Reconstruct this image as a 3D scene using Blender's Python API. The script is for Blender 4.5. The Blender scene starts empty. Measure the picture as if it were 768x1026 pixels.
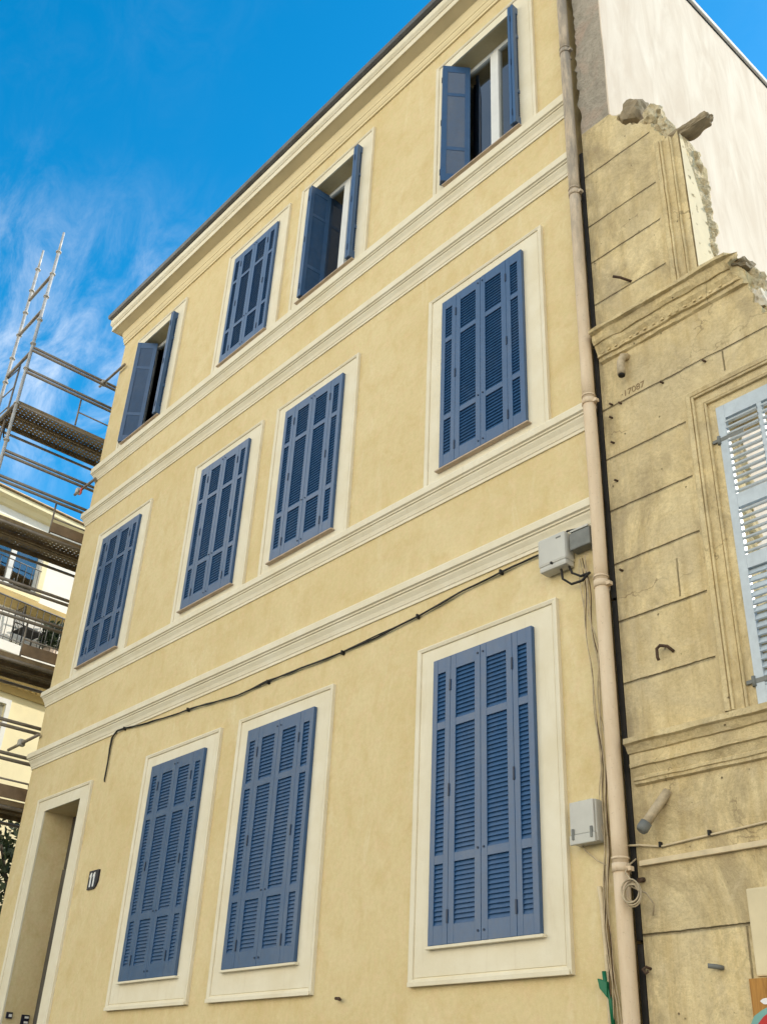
import bpy, bmesh, math, random
from mathutils import Vector, Matrix, noise
from mathutils.geometry import tessellate_polygon
random.seed(11)
S = bpy.context.scene
C = S.collection
R = math.radians

# ------------------------------------------------------------------ materials
class NT:
    def __init__(self, name):
        self.m = bpy.data.materials.new(name); self.m.use_nodes = True
        self.t = self.m.node_tree; self.n = self.t.nodes; self.l = self.t.links
        self.b = self.n['Principled BSDF']
        self.geo = None
    def new(self, k, **kw):
        x = self.n.new(k)
        for a, v in kw.items(): setattr(x, a, v)
        return x
    def link(self, a, b): self.l.new(a, b)
    def pos(self, scale=(1, 1, 1), rot=(0, 0, 0)):
        if self.geo is None: self.geo = self.new('ShaderNodeTexCoord')
        mp = self.new('ShaderNodeMapping'); mp.inputs['Scale'].default_value = scale; mp.inputs['Rotation'].default_value = rot
        g = self.new('ShaderNodeNewGeometry') if not hasattr(self, 'g') else self.g
        self.g = g
        self.link(g.outputs['Position'], mp.inputs['Vector'])
        return mp.outputs['Vector']
    def noise(self, vec, scale, detail=5, rough=.6, dist=0):
        x = self.new('ShaderNodeTexNoise'); x.inputs['Scale'].default_value = scale
        x.inputs['Detail'].default_value = detail; x.inputs['Roughness'].default_value = rough; x.inputs['Distortion'].default_value = dist
        self.link(vec, x.inputs['Vector']); return x.outputs['Fac']
    def ramp(self, fac, a, b, c0=(0, 0, 0, 1), c1=(1, 1, 1, 1)):
        x = self.new('ShaderNodeValToRGB'); x.color_ramp.elements[0].position = a; x.color_ramp.elements[1].position = b
        x.color_ramp.elements[0].color = c0; x.color_ramp.elements[1].color = c1
        self.link(fac, x.inputs['Fac']); return x.outputs['Color']
    def math(self, op, a, b=None, c=None):
        x = self.new('ShaderNodeMath', operation=op)
        for i, v in enumerate((a, b, c)):
            if v is None: continue
            if isinstance(v, (int, float)): x.inputs[i].default_value = v
            else: self.link(v, x.inputs[i])
        return x.outputs[0]
    def mix(self, fac, a, b, mode='MIX'):
        x = self.new('ShaderNodeMix', data_type='RGBA', blend_type=mode)
        for s, v in (('Factor', fac), ('A', a), ('B', b)):
            i = [q for q in x.inputs if q.name == s and (q.type == 'VALUE' if s == 'Factor' else q.type == 'RGBA')][0]
            if isinstance(v, (int, float)): i.default_value = v
            elif isinstance(v, tuple): i.default_value = v if len(v) == 4 else v + (1,)
            else: self.link(v, i)
        return [o for o in x.outputs if o.type == 'RGBA'][0]
    def bump(self, h, strength=.3, dist=.01, normal=None):
        x = self.new('ShaderNodeBump'); x.inputs['Strength'].default_value = strength; x.inputs['Distance'].default_value = dist
        self.link(h, x.inputs['Height'])
        if normal: self.link(normal, x.inputs['Normal'])
        return x.outputs['Normal']
    def out(self, col, rough=.8, normal=None, metal=0, spec=.3):
        b = self.b
        if isinstance(col, tuple): b.inputs['Base Color'].default_value = col if len(col) == 4 else col + (1,)
        else: self.link(col, b.inputs['Base Color'])
        if isinstance(rough, (int, float)): b.inputs['Roughness'].default_value = rough
        else: self.link(rough, b.inputs['Roughness'])
        b.inputs['Metallic'].default_value = metal; b.inputs['Specular IOR Level'].default_value = spec
        if normal: self.link(normal, b.inputs['Normal'])
        return self.m

def simple(name, c, rough=.6, var=.12, scale=6, bump=.0, bscale=60, metal=0, spec=.4, stretch=(1, 1, 1)):
    n = NT(name); v = n.pos(stretch)
    f = n.noise(v, scale, 5)
    d = tuple(x * (1 - var) for x in c); l = tuple(min(1, x * (1 + var)) for x in c)
    col = n.mix(n.ramp(f, .3, .7), d, l)
    nor = n.bump(n.noise(n.pos(), bscale, 3), bump, .004) if bump else None
    return n.out(col, rough, nor, metal, spec)

def m_plaster():
    n = NT('ochre_plaster'); v = n.pos()
    big = n.noise(v, .9, 4, .6, .4); mid = n.noise(n.pos((1, 1, .8)), 4.2, 7, .68, .5); fine = n.noise(v, 26, 4)
    c = n.mix(n.ramp(big, .35, .68), (.655, .525, .275), (.72, .60, .35))
    c = n.mix(n.math('MULTIPLY', n.ramp(mid, .46, .74), .75), c, (.585, .435, .195))
    pale = n.noise(n.pos((1.6, 1, .5)), 1.7, 7, .7, 1.2)
    c = n.mix(n.math('MULTIPLY', n.ramp(pale, .56, .74), .55), c, (.77, .68, .455))
    c = n.mix(n.math('MULTIPLY', n.ramp(n.noise(n.pos(), 8.5, 5, .65, .4), .48, .68), .38), c, (.74, .545, .335))
    c = n.mix(n.math('MULTIPLY', n.ramp(n.noise(n.pos((1, 1.2, .9)), 11, 5, .65, .3), .5, .7), .30), c, (.60, .53, .26))
    c = n.mix(n.math('MULTIPLY', n.ramp(fine, .38, .72), .26), c, (.50, .37, .18))
    c = n.mix(n.math('MULTIPLY', n.ramp(n.noise(v, 70, 3, .7), .5, .75), .22), c, (.80, .70, .48))
    nor = n.bump(n.noise(v, 90, 4, .7), .45, .006)
    nor = n.bump(n.noise(v, 9, 5), .35, .014, nor)
    return n.out(c, .92, nor, spec=.15)

def m_trim():
    n = NT('cream_render'); v = n.pos()
    c = n.mix(n.ramp(n.noise(v, 2.2, 6, .65), .35, .7), (.71, .635, .465), (.78, .72, .57))
    st = n.noise(n.pos((9, 9, .9)), 2.2, 6, .7)
    c = n.mix(n.math('MULTIPLY', n.ramp(st, .55, .8), .35), c, (.55, .46, .32))
    nor = n.bump(n.noise(v, 90, 3), .25, .004)
    nor = n.bump(n.noise(v, 6, 5), .35, .014, nor)
    return n.out(c, .88, nor, spec=.15)

def m_blue(name, c):
    n = NT(name); v = n.pos()
    f = n.noise(v, 14, 5); g = n.noise(n.pos((30, 30, 1.5)), 3, 4)
    col = n.mix(n.ramp(f, .3, .72), tuple(x * .88 for x in c), tuple(x * 1.1 for x in c))
    col = n.mix(n.math('MULTIPLY', n.ramp(g, .5, .8), .22), col, tuple(x * .72 for x in c))
    dz = n.noise(n.pos((1, 1, .5)), 2.2, 8, .75, .4)
    col = n.mix(n.math('MULTIPLY', n.ramp(dz, .48, .72), .17), col, (.20, .22, .25))
    nor = n.bump(g, .06, .002)
    n.b.inputs['Coat Weight'].default_value = .38; n.b.inputs['Coat Roughness'].default_value = .28; n.b.inputs['Coat IOR'].default_value = 1.5
    return n.out(col, n.math('MULTIPLY_ADD', f, .2, .34), nor, spec=.5)

JZ = [9.62, 8.955, 8.49, 7.97, 6.80, 6.31, 5.82, 5.345, 4.865, 4.37, 2.67, 1.9]
VJ = [(-3.70, 4.90, 5.20), (-3.1, 6.55, 6.80), (-3.505, 1.0, 2.66)]
def m_stone():
    n = NT('weathered_limestone'); v = n.pos()
    big = n.noise(v, 1.3, 5, .6, .5); mid = n.noise(n.pos((1, 1, .8)), 5, 8, .72, .3); fine = n.noise(v, 34, 6, .7)
    c = n.mix(n.ramp(big, .3, .7), (.80, .635, .335), (.90, .75, .44))
    c = n.mix(n.math('MULTIPLY', n.ramp(mid, .42, .74), .55), c, (.41, .29, .115))
    c = n.mix(n.math('MULTIPLY', n.ramp(fine, .45, .8), .45), c, (.27, .19, .09))
    stre = n.noise(n.pos((7, 7, .45)), 1.6, 7, .7)
    c = n.mix(n.math('MULTIPLY', n.ramp(stre, .5, .72), .5), c, (.43, .28, .09))
    pale = n.noise(n.pos((9, 9, .6)), 1.3, 6, .7)
    c = n.mix(n.math('MULTIPLY', n.ramp(pale, .56, .75), .5), c, (.72, .60, .38))
    # grey crust, upper courses carry more of it
    sep = n.new('ShaderNodeSeparateXYZ'); n.link(n.g.outputs['Position'], sep.inputs[0])
    X, Y, Z = sep.outputs
    up = n.new('ShaderNodeMapRange'); n.link(Z, up.inputs[0]); up.inputs[1].default_value = 4.0; up.inputs[2].default_value = 8.5
    crust = n.noise(n.pos((1, 1, .7)), 2.3, 7, .7, .5)
    c = n.mix(n.math('MULTIPLY', n.ramp(crust, .42, .66), n.math('MULTIPLY_ADD', up.outputs[0], .26, .06)), c, (.335, .265, .145))
    # grime by the joint with the next house
    gx = n.new('ShaderNodeMapRange'); n.link(X, gx.inputs[0]); gx.inputs[1].default_value = -3.95; gx.inputs[2].default_value = -4.27
    gr = n.math('MULTIPLY', gx.outputs[0], n.ramp(n.noise(n.pos((3, 1, .8)), 3.5, 7, .75), .38, .62))
    c = n.mix(n.math('MULTIPLY', gr, .7), c, (.13, .10, .065))
    blot = n.noise(n.pos((1, 1, .8)), 1.1, 9, .78, 1.2)
    c = n.mix(n.math('MULTIPLY', n.ramp(blot, .50, .64), .62), c, (.30, .225, .125))
    pat = n.noise(n.pos((1.1, 1, .75)), .8, 7, .7, 1.0)
    c = n.mix(n.math('MULTIPLY', n.ramp(pat, .46, .62), .34), c, (.42, .355, .25))
    spk = n.noise(v, 75, 4, .7)
    c = n.mix(n.math('MULTIPLY', n.ramp(spk, .58, .70), .45), c, (.20, .145, .08))
    blo2 = n.noise(n.pos((1.3, 1, 1)), 2.1, 9, .8, .8)
    c = n.mix(n.math('MULTIPLY', n.ramp(blo2, .55, .68), .5), c, (.74, .62, .40))
    ck = n.new('ShaderNodeTexVoronoi', feature='DISTANCE_TO_EDGE'); ck.inputs['Scale'].default_value = .75
    wv = n.new('ShaderNodeVectorMath', operation='ADD'); n.link(v, wv.inputs[0])
    nv = n.new('ShaderNodeTexNoise'); nv.inputs['Scale'].default_value = 3.0; nv.inputs['Detail'].default_value = 5; n.link(v, nv.inputs['Vector']); n.link(nv.outputs['Color'], wv.inputs[1]); n.link(wv.outputs[0], ck.inputs['Vector'])
    cm = n.math('MULTIPLY', n.ramp(ck.outputs['Distance'], .002, .007, (1, 1, 1, 1), (0, 0, 0, 1)), n.ramp(n.noise(v, 1.5, 3), .52, .6))
    c = n.mix(n.math('MULTIPLY', cm, .65), c, (.14, .09, .045))
    # pits
    pit = n.new('ShaderNodeTexVoronoi'); pit.inputs['Scale'].default_value = 7.5; n.link(v, pit.inputs['Vector'])
    pm = n.ramp(pit.outputs['Distance'], .03, .07, (1, 1, 1, 1), (0, 0, 0, 1))
    c = n.mix(n.math('MULTIPLY', pm, .6), c, (.12, .09, .05))
    # joints between the blocks
    wob = n.math('MULTIPLY_ADD', n.noise(v, 1.6, 3), .03, -.015)
    wob = n.math('ADD', wob, n.math('MULTIPLY_ADD', n.noise(v, 24, 4, .7), .014, -.007))
    zz = n.math('ADD', Z, wob); xx = n.math('ADD', X, wob)
    cid = None
    for z in JZ:
        g1 = n.math('GREATER_THAN', zz, z); cid = g1 if cid is None else n.math('ADD', cid, g1)
    wnn = n.new('ShaderNodeTexWhiteNoise', noise_dimensions='1D'); n.link(n.math('ADD', cid, 3.7), wnn.inputs['W'])
    c = n.mix(n.math('MULTIPLY', wnn.outputs['Value'], .22), c, (.36, .29, .175))
    j = None
    for z in JZ:
        d = n.math('ABSOLUTE', n.math('SUBTRACT', zz, z))
        j = d if j is None else n.math('MINIMUM', j, d)
    for x, a, b in VJ:
        d = n.math('ABSOLUTE', n.math('SUBTRACT', xx, x))
        o = n.math('MULTIPLY', n.math('MAXIMUM', n.math('SUBTRACT', a, Z), n.math('SUBTRACT', Z, b)), 5)
        d = n.math('MAXIMUM', n.math('ADD', d, .003), o)
        j = n.math('MINIMUM', j, d)
    jm = n.ramp(j, .002, .010, (1, 1, 1, 1), (0, 0, 0, 1))
    tm = n.math('MULTIPLY', n.math('GREATER_THAN', X, -3.485), n.math('MAXIMUM', n.math('MULTIPLY', n.math('GREATER_THAN', Z, 3.9), n.math('LESS_THAN', Z, 6.6)), n.math('GREATER_THAN', Z, 7.7)))
    jm = n.math('MULTIPLY', jm, n.math('SUBTRACT', 1, tm))
    jf = n.math('MULTIPLY', jm, n.ramp(n.noise(v, 3.2, 6, .7), .36, .56))
    c = n.mix(n.math('MULTIPLY', jf, .62), c, (.15, .095, .045))
    h = n.math('SUBTRACT', n.math('MULTIPLY_ADD', fine, .5, mid), n.math('MULTIPLY', jm, 1.4))
    h = n.math('SUBTRACT', h, n.math('MULTIPLY', pm, .8))
    nor = n.bump(h, 1.0, .02)
    return n.out(c, .93, nor, spec=.12)

def m_rubble():
    n = NT('broken_masonry'); v = n.pos()
    vo = n.new('ShaderNodeTexVoronoi'); vo.inputs['Scale'].default_value = 11; n.link(v, vo.inputs['Vector'])
    f = n.noise(v, 14, 8, .75)
    c = n.mix(n.ramp(f, .3, .7), (.46, .36, .205), (.76, .66, .45))
    c = n.mix(n.math('MULTIPLY', n.ramp(n.noise(v, 30, 5), .55, .7), .6), c, (.16, .125, .08))
    nor = n.bump(n.math('ADD', f, n.math('MULTIPLY', vo.outputs['Distance'], .8)), .9, .03)
    return n.out(c, .95, nor, spec=.1)

def m_stub():
    n = NT('grey_mortar_stub'); v = n.pos()
    f = n.noise(n.pos((1, 1, .7)), 3.4, 8, .72, .6); g = n.noise(v, 22, 6, .7)
    c = n.mix(n.ramp(f, .32, .68), (.34, .30, .235), (.58, .51, .41))
    c = n.mix(n.math('MULTIPLY', n.ramp(n.noise(v, 1.7, 5, .6, 1), .5, .68), .65), c, (.58, .42, .32))
    c = n.mix(n.math('MULTIPLY', n.ramp(g, .5, .75), .5), c, (.11, .10, .085))
    nor = n.bump(n.math('ADD', f, n.math('MULTIPLY', g, .6)), 1.0, .06)
    return n.out(c, .95, nor, spec=.1)

def m_party():
    n = NT('white_party_render'); v = n.pos((1, 1.1, .22), (R(32), 0, 0))
    f = n.noise(v, 3.2, 7, .65, .8); b = n.noise(n.pos(), .8, 4)
    c = n.mix(n.ramp(f, .36, .66), (.635, .53, .41), (.77, .68, .555))
    c = n.mix(n.math('MULTIPLY', n.ramp(b, .4, .7), .35), c, (.68, .57, .445))
    nor = n.bump(f, .2, .02); nor = n.bump(n.noise(n.pos(), 60, 3), .1, .004, nor)
    return n.out(c, .9, nor, spec=.15)

def m_pipe():
    n = NT('pinkish_painted_pipe'); v = n.pos()
    f = n.noise(n.pos((4, 4, .8)), 3, 6, .7); sp = n.noise(v, 38, 5, .7)
    c = n.mix(n.ramp(f, .35, .7), (.64, .49, .325), (.73, .59, .42))
    sep = n.new('ShaderNodeSeparateXYZ'); n.link(n.g.outputs['Position'], sep.inputs[0])
    up = n.new('ShaderNodeMapRange'); n.link(sep.outputs[2], up.inputs[0]); up.inputs[1].default_value = 7.3; up.inputs[2].default_value = 9.8
    c = n.mix(n.math('MULTIPLY', up.outputs[0], n.ramp(n.noise(n.pos((6, 6, 1)), 2.5, 6, .7), .3, .6)), c, (.30, .255, .20))
    c = n.mix(n.math('MULTIPLY', n.ramp(sp, .6, .72), .5), c, (.26, .18, .12))
    return n.out(c, .7, n.bump(sp, .15, .004), spec=.3)

def m_steel(name, c, rough=.42):
    n = NT(name); v = n.pos()
    f = n.noise(v, 9, 6, .7); g = n.noise(v, 40, 4)
    col = n.mix(n.ramp(f, .3, .7), tuple(x * .7 for x in c), tuple(x * 1.15 for x in c))
    col = n.mix(n.math('MULTIPLY', n.ramp(g, .58, .75), .5), col, (.20, .13, .08))
    return n.out(col, n.math('MULTIPLY_ADD', f, .3, rough - .12), n.bump(g, .1, .002), metal=.2, spec=.4)

def m_deck():
    n = NT('perforated_steel_deck')
    tc = n.new('ShaderNodeTexCoord'); sep = n.new('ShaderNodeSeparateXYZ'); n.link(tc.outputs['Object'], sep.inputs[0])
    def cell(a, p):
        return n.math('SUBTRACT', n.math('FRACT', n.math('DIVIDE', a, p)), .5)
    dx = n.math('MULTIPLY', cell(sep.outputs[0], .080), .080); dy = n.math('MULTIPLY', cell(sep.outputs[1], .075), .075)
    d = n.math('SQRT', n.math('ADD', n.math('MULTIPLY', dx, dx), n.math('MULTIPLY', dy, dy)))
    hole = n.math('LESS_THAN', n.math('MAXIMUM', n.math('ABSOLUTE', dx), n.math('ABSOLUTE', dy)), .0125)
    nrm = n.new('ShaderNodeSeparateXYZ'); g = n.new('ShaderNodeNewGeometry'); n.link(g.outputs['Normal'], nrm.inputs[0])
    flat = n.math('GREATER_THAN', n.math('ABSOLUTE', nrm.outputs[2]), .7)
    hole = n.math('MULTIPLY', hole, flat)
    f = n.noise(n.pos(), 7, 6, .7)
    col = n.mix(n.ramp(f, .3, .7), (.17, .12, .065), (.30, .225, .13))
    n.out(col, .6, n.bump(f, .1, .003), metal=.1)
    tr = n.new('ShaderNodeBsdfTransparent'); mx = n.new('ShaderNodeMixShader')
    n.link(hole, mx.inputs[0]); n.link(n.b.outputs[0], mx.inputs[1]); n.link(tr.outputs[0], mx.inputs[2])
    n.link(mx.outputs[0], n.n['Material Output'].inputs['Surface'])
    return n.m

def m_glass():
    n = NT('window_glass')
    fr = n.new('ShaderNodeFresnel'); fr.inputs[0].default_value = 1.5
    tr = n.new('ShaderNodeBsdfTransparent'); tr.inputs[0].default_value = (.62, .68, .68, 1)
    gl = n.new('ShaderNodeBsdfGlossy'); gl.inputs['Roughness'].default_value = .02
    n.link(n.bump(n.noise(n.pos(), 2.5, 2), .03, .02), gl.inputs['Normal'])
    mx = n.new('ShaderNodeMixShader'); n.link(n.math('MULTIPLY_ADD', fr.outputs[0], 1.6, .08), mx.inputs[0])
    n.link(tr.outputs[0], mx.inputs[1]); n.link(gl.outputs[0], mx.inputs[2])
    n.link(mx.outputs[0], n.n['Material Output'].inputs['Surface'])
    return n.m

def m_board():
    n = NT('painted_board'); v = n.pos()
    g = n.noise(n.pos((14, 14, 1.2)), 2.2, 6, .7, .8)
    c = n.mix(n.ramp(g, .3, .7), (.24, .105, .02), (.52, .255, .055))
    return n.out(c, .6, n.bump(g, .15, .004))

M = dict(
    plaster=m_plaster(), trim=m_trim(), blue=m_blue('blue_shutter_paint', (.016, .072, .178)),
    stone=m_stone(), rubble=m_rubble(), stub=m_stub(), party=m_party(), pipe=m_pipe(),
    steel=m_steel('galvanised_tube', (.52, .49, .44)), deck=m_deck(), tubedark=m_steel('rusty_shaded_tube', (.25, .21, .165)), glass=m_glass(), board=m_board(),
    greyblue=m_blue('pale_grey_blue_paint', (.45, .51, .55)),
    white=simple('white_window_paint', (.74, .74, .70), .4, .05),
    zinc=simple('dark_zinc', (.12, .115, .105), .5, .2, 5, metal=.3),
    mould=simple('yellow_cream_render', (.72, .60, .36), .9, .06, 2, .1), soffit=simple('sand_soffit', (.64, .53, .32), .9, .08, 2, .1),
    terracotta=simple('terracotta_sill', (.50, .39, .29), .8, .15, 12, .1),
    dark=simple('dark_interior', (.05, .045, .04), .9, .2),
    black=simple('black_rubber', (.018, .016, .014), .75, .45, 9),
    grime_shade=simple('black_grime_shade', (.02, .017, .013), .95, .4, 8, .3),
    cable=simple('grey_beige_cable', (.46, .37, .24), .6, .25, 20),
    cablew=simple('cream_trunking', (.60, .49, .31), .6, .15, 9),
    rust=simple('rusty_iron', (.09, .055, .035), .8, .4, 25, .3, metal=.3),
    plastic=simple('grey_plastic', (.50, .49, .44), .5, .07, 5, .05),
    plasticd=simple('weathered_grey_plastic', (.17, .175, .16), .6, .2, 9, .1),
    green=simple('green_plastic', (.004, .13, .055), .5, .1),
    navyiron=simple('navy_painted_iron', (.010, .025, .06), .45, .2, 20), navy=simple('navy_enamel', (.012, .013, .03), .35, .2), enamel=simple('white_enamel', (.78, .78, .75), .35, .04),
    lbwall=simple('cream_white_wall', (.86, .83, .75), .9, .05, 2, .1),
    lbyellow=simple('pale_yellow_wall', (.84, .75, .48), .9, .06, 2, .1),
    lbgold=simple('golden_ledge', (.56, .41, .17), .9, .12, 3, .1),
    tile=simple('clay_tile', (.60, .42, .24), .85, .2, 8, .2),
    wood=simple('scaffold_plank', (.22, .15, .09), .8, .25, 5, .1),
    red=simple('red_tape', (.55, .02, .02), .5, .1),
    turq=simple('turquoise_paint', (.16, .36, .32), .5, .1), redp=simple('red_paint', (.45, .012, .012), .5, .15), whitep=simple('white_paint', (.72, .70, .70), .5, .08),
    patch=simple('cream_patch', (.66, .56, .36), .9, .1, 3, .15),
    asphalt=simple('asphalt', (.05, .05, .05), .9, .25, 20, .3), pave=simple('concrete_paving', (.32, .30, .27), .9, .15, 4, .2),
    bark=simple('bark', (.08, .06, .045), .95, .3, 12, .4), chip=simple('pale_chalk', (.62, .55, .42), .9, .1),
    coping=simple('white_coping', (.74, .71, .64), .8, .06, 3), old=simple('weathered_shaded_stone', (.27, .215, .135), .95, .35, 7, .8, 18), ink=simple('engraving_brown', (.24, .17, .09), .95, .2),
)
def m_leaf():
    n = NT('dark_leaf'); f = n.noise(n.pos(), 5, 3)
    return n.out(n.mix(n.ramp(f, .35, .65), (.018, .035, .014), (.06, .085, .035)), .5, spec=.4)
M['leaf'] = m_leaf()

# ------------------------------------------------------------------ mesh helpers
class MB:
    def __init__(self): self.bm = bmesh.new()
    def poly(self, pts):
        vs = [self.bm.verts.new(p) for p in pts]
        try: return self.bm.faces.new(vs)
        except ValueError: return None
    def box(self, a, b, mat=None, bev=0):
        x0, y0, z0 = a; x1, y1, z1 = b
        return self.hexa([(x0, y0, z0), (x1, y0, z0), (x1, y1, z0), (x0, y1, z0), (x0, y0, z1), (x1, y0, z1), (x1, y1, z1), (x0, y1, z1)], bev)
    def hexa(self, c, bev=0):
        v = [self.bm.verts.new(p) for p in c]
        fs = [self.bm.faces.new([v[i] for i in f]) for f in ((0, 3, 2, 1), (4, 5, 6, 7), (0, 1, 5, 4), (1, 2, 6, 5), (2, 3, 7, 6), (3, 0, 4, 7))]
        if bev:
            es = list({e for f in fs for e in f.edges})
            bmesh.ops.bevel(self.bm, geom=es, offset=bev, segments=2, affect='EDGES', profile=.6)
        return v
    def tube(self, pts, r, n=8, cap=True):
        pts = [Vector(p) for p in pts]; rings = []
        up = None
        for i, p in enumerate(pts):
            d = (pts[min(i + 1, len(pts) - 1)] - pts[max(i - 1, 0)])
            if d.length < 1e-9: d = Vector((0, 0, 1))
            d.normalize()
            if up is None:
                up = Vector((0, 0, 1)) if abs(d.z) < .9 else Vector((1, 0, 0))
            a = d.cross(up)
            if a.length < 1e-4: a = d.cross(Vector((0, 1, 0)))
            a.normalize(); b = d.cross(a).normalized(); up = -b if False else a.cross(d).normalized()
            rr = r[i] if isinstance(r, (list, tuple)) else r
            rings.append([self.bm.verts.new(p + rr * (math.cos(t) * a + math.sin(t) * b)) for t in [2 * math.pi * k / n for k in range(n)]])
        for i in range(len(rings) - 1):
            for k in range(n):
                f = self.bm.faces.new([rings[i][k], rings[i][(k + 1) % n], rings[i + 1][(k + 1) % n], rings[i + 1][k]]); f.smooth = True
        if cap:
            self.bm.faces.new(rings[0][::-1]); self.bm.faces.new(rings[-1])
    def profx(self, prof, x0, x1, seg=1, jit=0, endjit=0, off=(0, 0, 0)):
        """closed profile [(y,z)..] swept along x"""
        rows = []
        for i in range(seg + 1):
            x = x0 + (x1 - x0) * i / seg
            row = []
            for k, (y, z) in enumerate(prof):
                dx = 0
                if endjit and i == seg: dx = noise.noise(Vector((y * 30, z * 30, 5.1))) * endjit
                j = Vector((0, 0, 0))
                if jit and y < -.004:
                    j = Vector((0, noise.noise(Vector((x * 6, y * 20, z * 20))) * jit + noise.noise(Vector((x * 23, y * 20, z * 20))) * jit * .6, noise.noise(Vector((x * 7 + 9, y * 20, z * 20))) * jit))
                row.append(self.bm.verts.new((x + dx + off[0], y + j.y + off[1], z + j.z + off[2])))
            rows.append(row)
        n = len(prof)
        for i in range(seg):
            for k in range(n):
                self.bm.faces.new([rows[i][k], rows[i][(k + 1) % n], rows[i + 1][(k + 1) % n], rows[i + 1][k]])
        for row in (rows[0][::-1], rows[-1]):
            tri = tessellate_polygon([[v.co.copy() for v in row]])
            for t in tri:
                try: self.bm.faces.new([row[q] for q in t])
                except ValueError: pass
    def frame(self, rect, prof, closed=True, zbot=None, fac=(1, 1, 1, 1)):
        """rect (x0,z0,x1,z1) inner; prof [(offset, y)..]; fac scales the offset at left,right,top,bottom"""
        x0, z0, x1, z1 = rect; L = []
        for o, y in prof:
            a = x0 - o * fac[0]; b = x1 + o * fac[1]; t = z1 + o * fac[2]; bt = z0 - o * fac[3] if closed else zbot
            L.append([self.bm.verts.new(p) for p in ((a, y, bt), (a, y, t), (b, y, t), (b, y, bt))])
        for i in range(len(L) - 1):
            for k in range(4 if closed else 3):
                q = (k + 1) % 4
                self.bm.faces.new([L[i][k], L[i][q], L[i + 1][q], L[i + 1][k]])
    def build(self, name, mat, parent=None, loc=None, smooth=False, mats=None):
        bm = self.bm
        bmesh.ops.recalc_face_normals(bm, faces=bm.faces)
        me = bpy.data.meshes.new(name)
        o = bpy.data.objects.new(name, me); C.objects.link(o)
        base = Vector((0, 0, 0))
        if parent is not None:
            o.parent = parent
        if loc is not None:
            o.location = loc
        if smooth:
            for f in bm.faces: f.smooth = True
        bm.to_mesh(me); bm.free()
        for m in (mats or [mat]): me.materials.append(m)
        return o

def world(o):
    p = Vector((0, 0, 0))
    while o is not None: p = p + o.location; o = o.parent
    return p
def shift(o, v):
    """mesh was written in world coordinates: store it relative to v, put the object at v"""
    o.data.transform(Matrix.Translation(-Vector(v))); return o
def part(mb, name, mat, parent, **k):
    """mb in world coordinates, parent unrotated"""
    o = mb.build(name, mat, parent, **k)
    shift(o, world(parent)); return o
def thing_mesh(mb, name, mat, at, label, cat, group=None, **k):
    o = mb.build(name, mat, None, **k); shift(o, at); o.location = at
    return tag(o, label, cat, group)
def tag(o, label, cat=None, group=None):
    o['label'] = label
    if cat: o['category'] = cat
    if group: o['group'] = group
    return o
def empty(name, loc, label=None, cat=None, group=None, rz=0):
    o = bpy.data.objects.new(name, None); C.objects.link(o); o.location = loc; o.rotation_euler = (0, 0, rz)
    if label: tag(o, label, cat, group)
    o.empty_display_size = .2
    return o
def structure(o): o['kind'] = 'structure'; return o

def wall_poly(mb, outer, holes, y0, y1, rough=(), layers=(0, 1), jit=0, step=None):
    """wall in the xz plane with holes, front at y0 and back at y1. outer: [(x,z)..]; rough: set of outer edge indices that are broken"""
    def res(loop, rg):
        out = []
        for i, (x, z) in enumerate(loop):
            x2, z2 = loop[(i + 1) % len(loop)]
            L = math.hypot(x2 - x, z2 - z); n = max(1, int(L / step)) if step else 1
            for k in range(n):
                t = k / n; px, pz = x + (x2 - x) * t, z + (z2 - z) * t
                if i in rg and k > 0:
                    nx, nz = (z2 - z) / L, -(x2 - x) / L
                    q = noise.noise(Vector((px * 5, pz * 5, 1))) * .05 + noise.noise(Vector((px * 16, pz * 16, 2))) * .035 + noise.noise(Vector((px * 40, pz * 40, 2))) * .012
                    px += nx * q; pz += nz * q
                out.append((px, pz, 1 if i in rg else 0))
        return out
    loops = [res(outer, set(rough))] + [res(h, set()) for h in holes]
    rows = []
    for lp in loops:
        rr = []
        for t in layers:
            row = []
            for (x, z, g) in lp:
                y = y0 + (y1 - y0) * t; dx = dz = dy = 0
                if t > 0 and jit:
                    a = jit * t * (1.0 if g else .55)
                    dx = noise.noise(Vector((x * 9, y * 9, z * 9))) * a + noise.noise(Vector((x * 27, y * 27, z * 27))) * a * .7
                    dz = noise.noise(Vector((x * 9 + 40, y * 9, z * 9))) * a + noise.noise(Vector((x * 27 + 40, y * 27, z * 27))) * a * .7
                    if t > .85: dy = noise.noise(Vector((x * 6, 77, z * 6))) * jit * 1.6
                row.append(mb.bm.verts.new((x + dx, y + dy, z + dz)))
            rr.append(row)
        rows.append(rr)
    for rr in rows:
        n = len(rr[0])
        for a, b in zip(rr, rr[1:]):
            for k in range(n):
                mb.bm.faces.new([a[k], a[(k + 1) % n], b[(k + 1) % n], b[k]])
    for li in (0, -1):
        flat = [v for rr in rows for v in rr[li]]
        tri = tessellate_polygon([[Vector((p[0], p[1], 0)) for p in lp] for lp in loops])
        for t in tri:
            try: mb.bm.faces.new([flat[q] for q in t])
            except ValueError: pass

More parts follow.
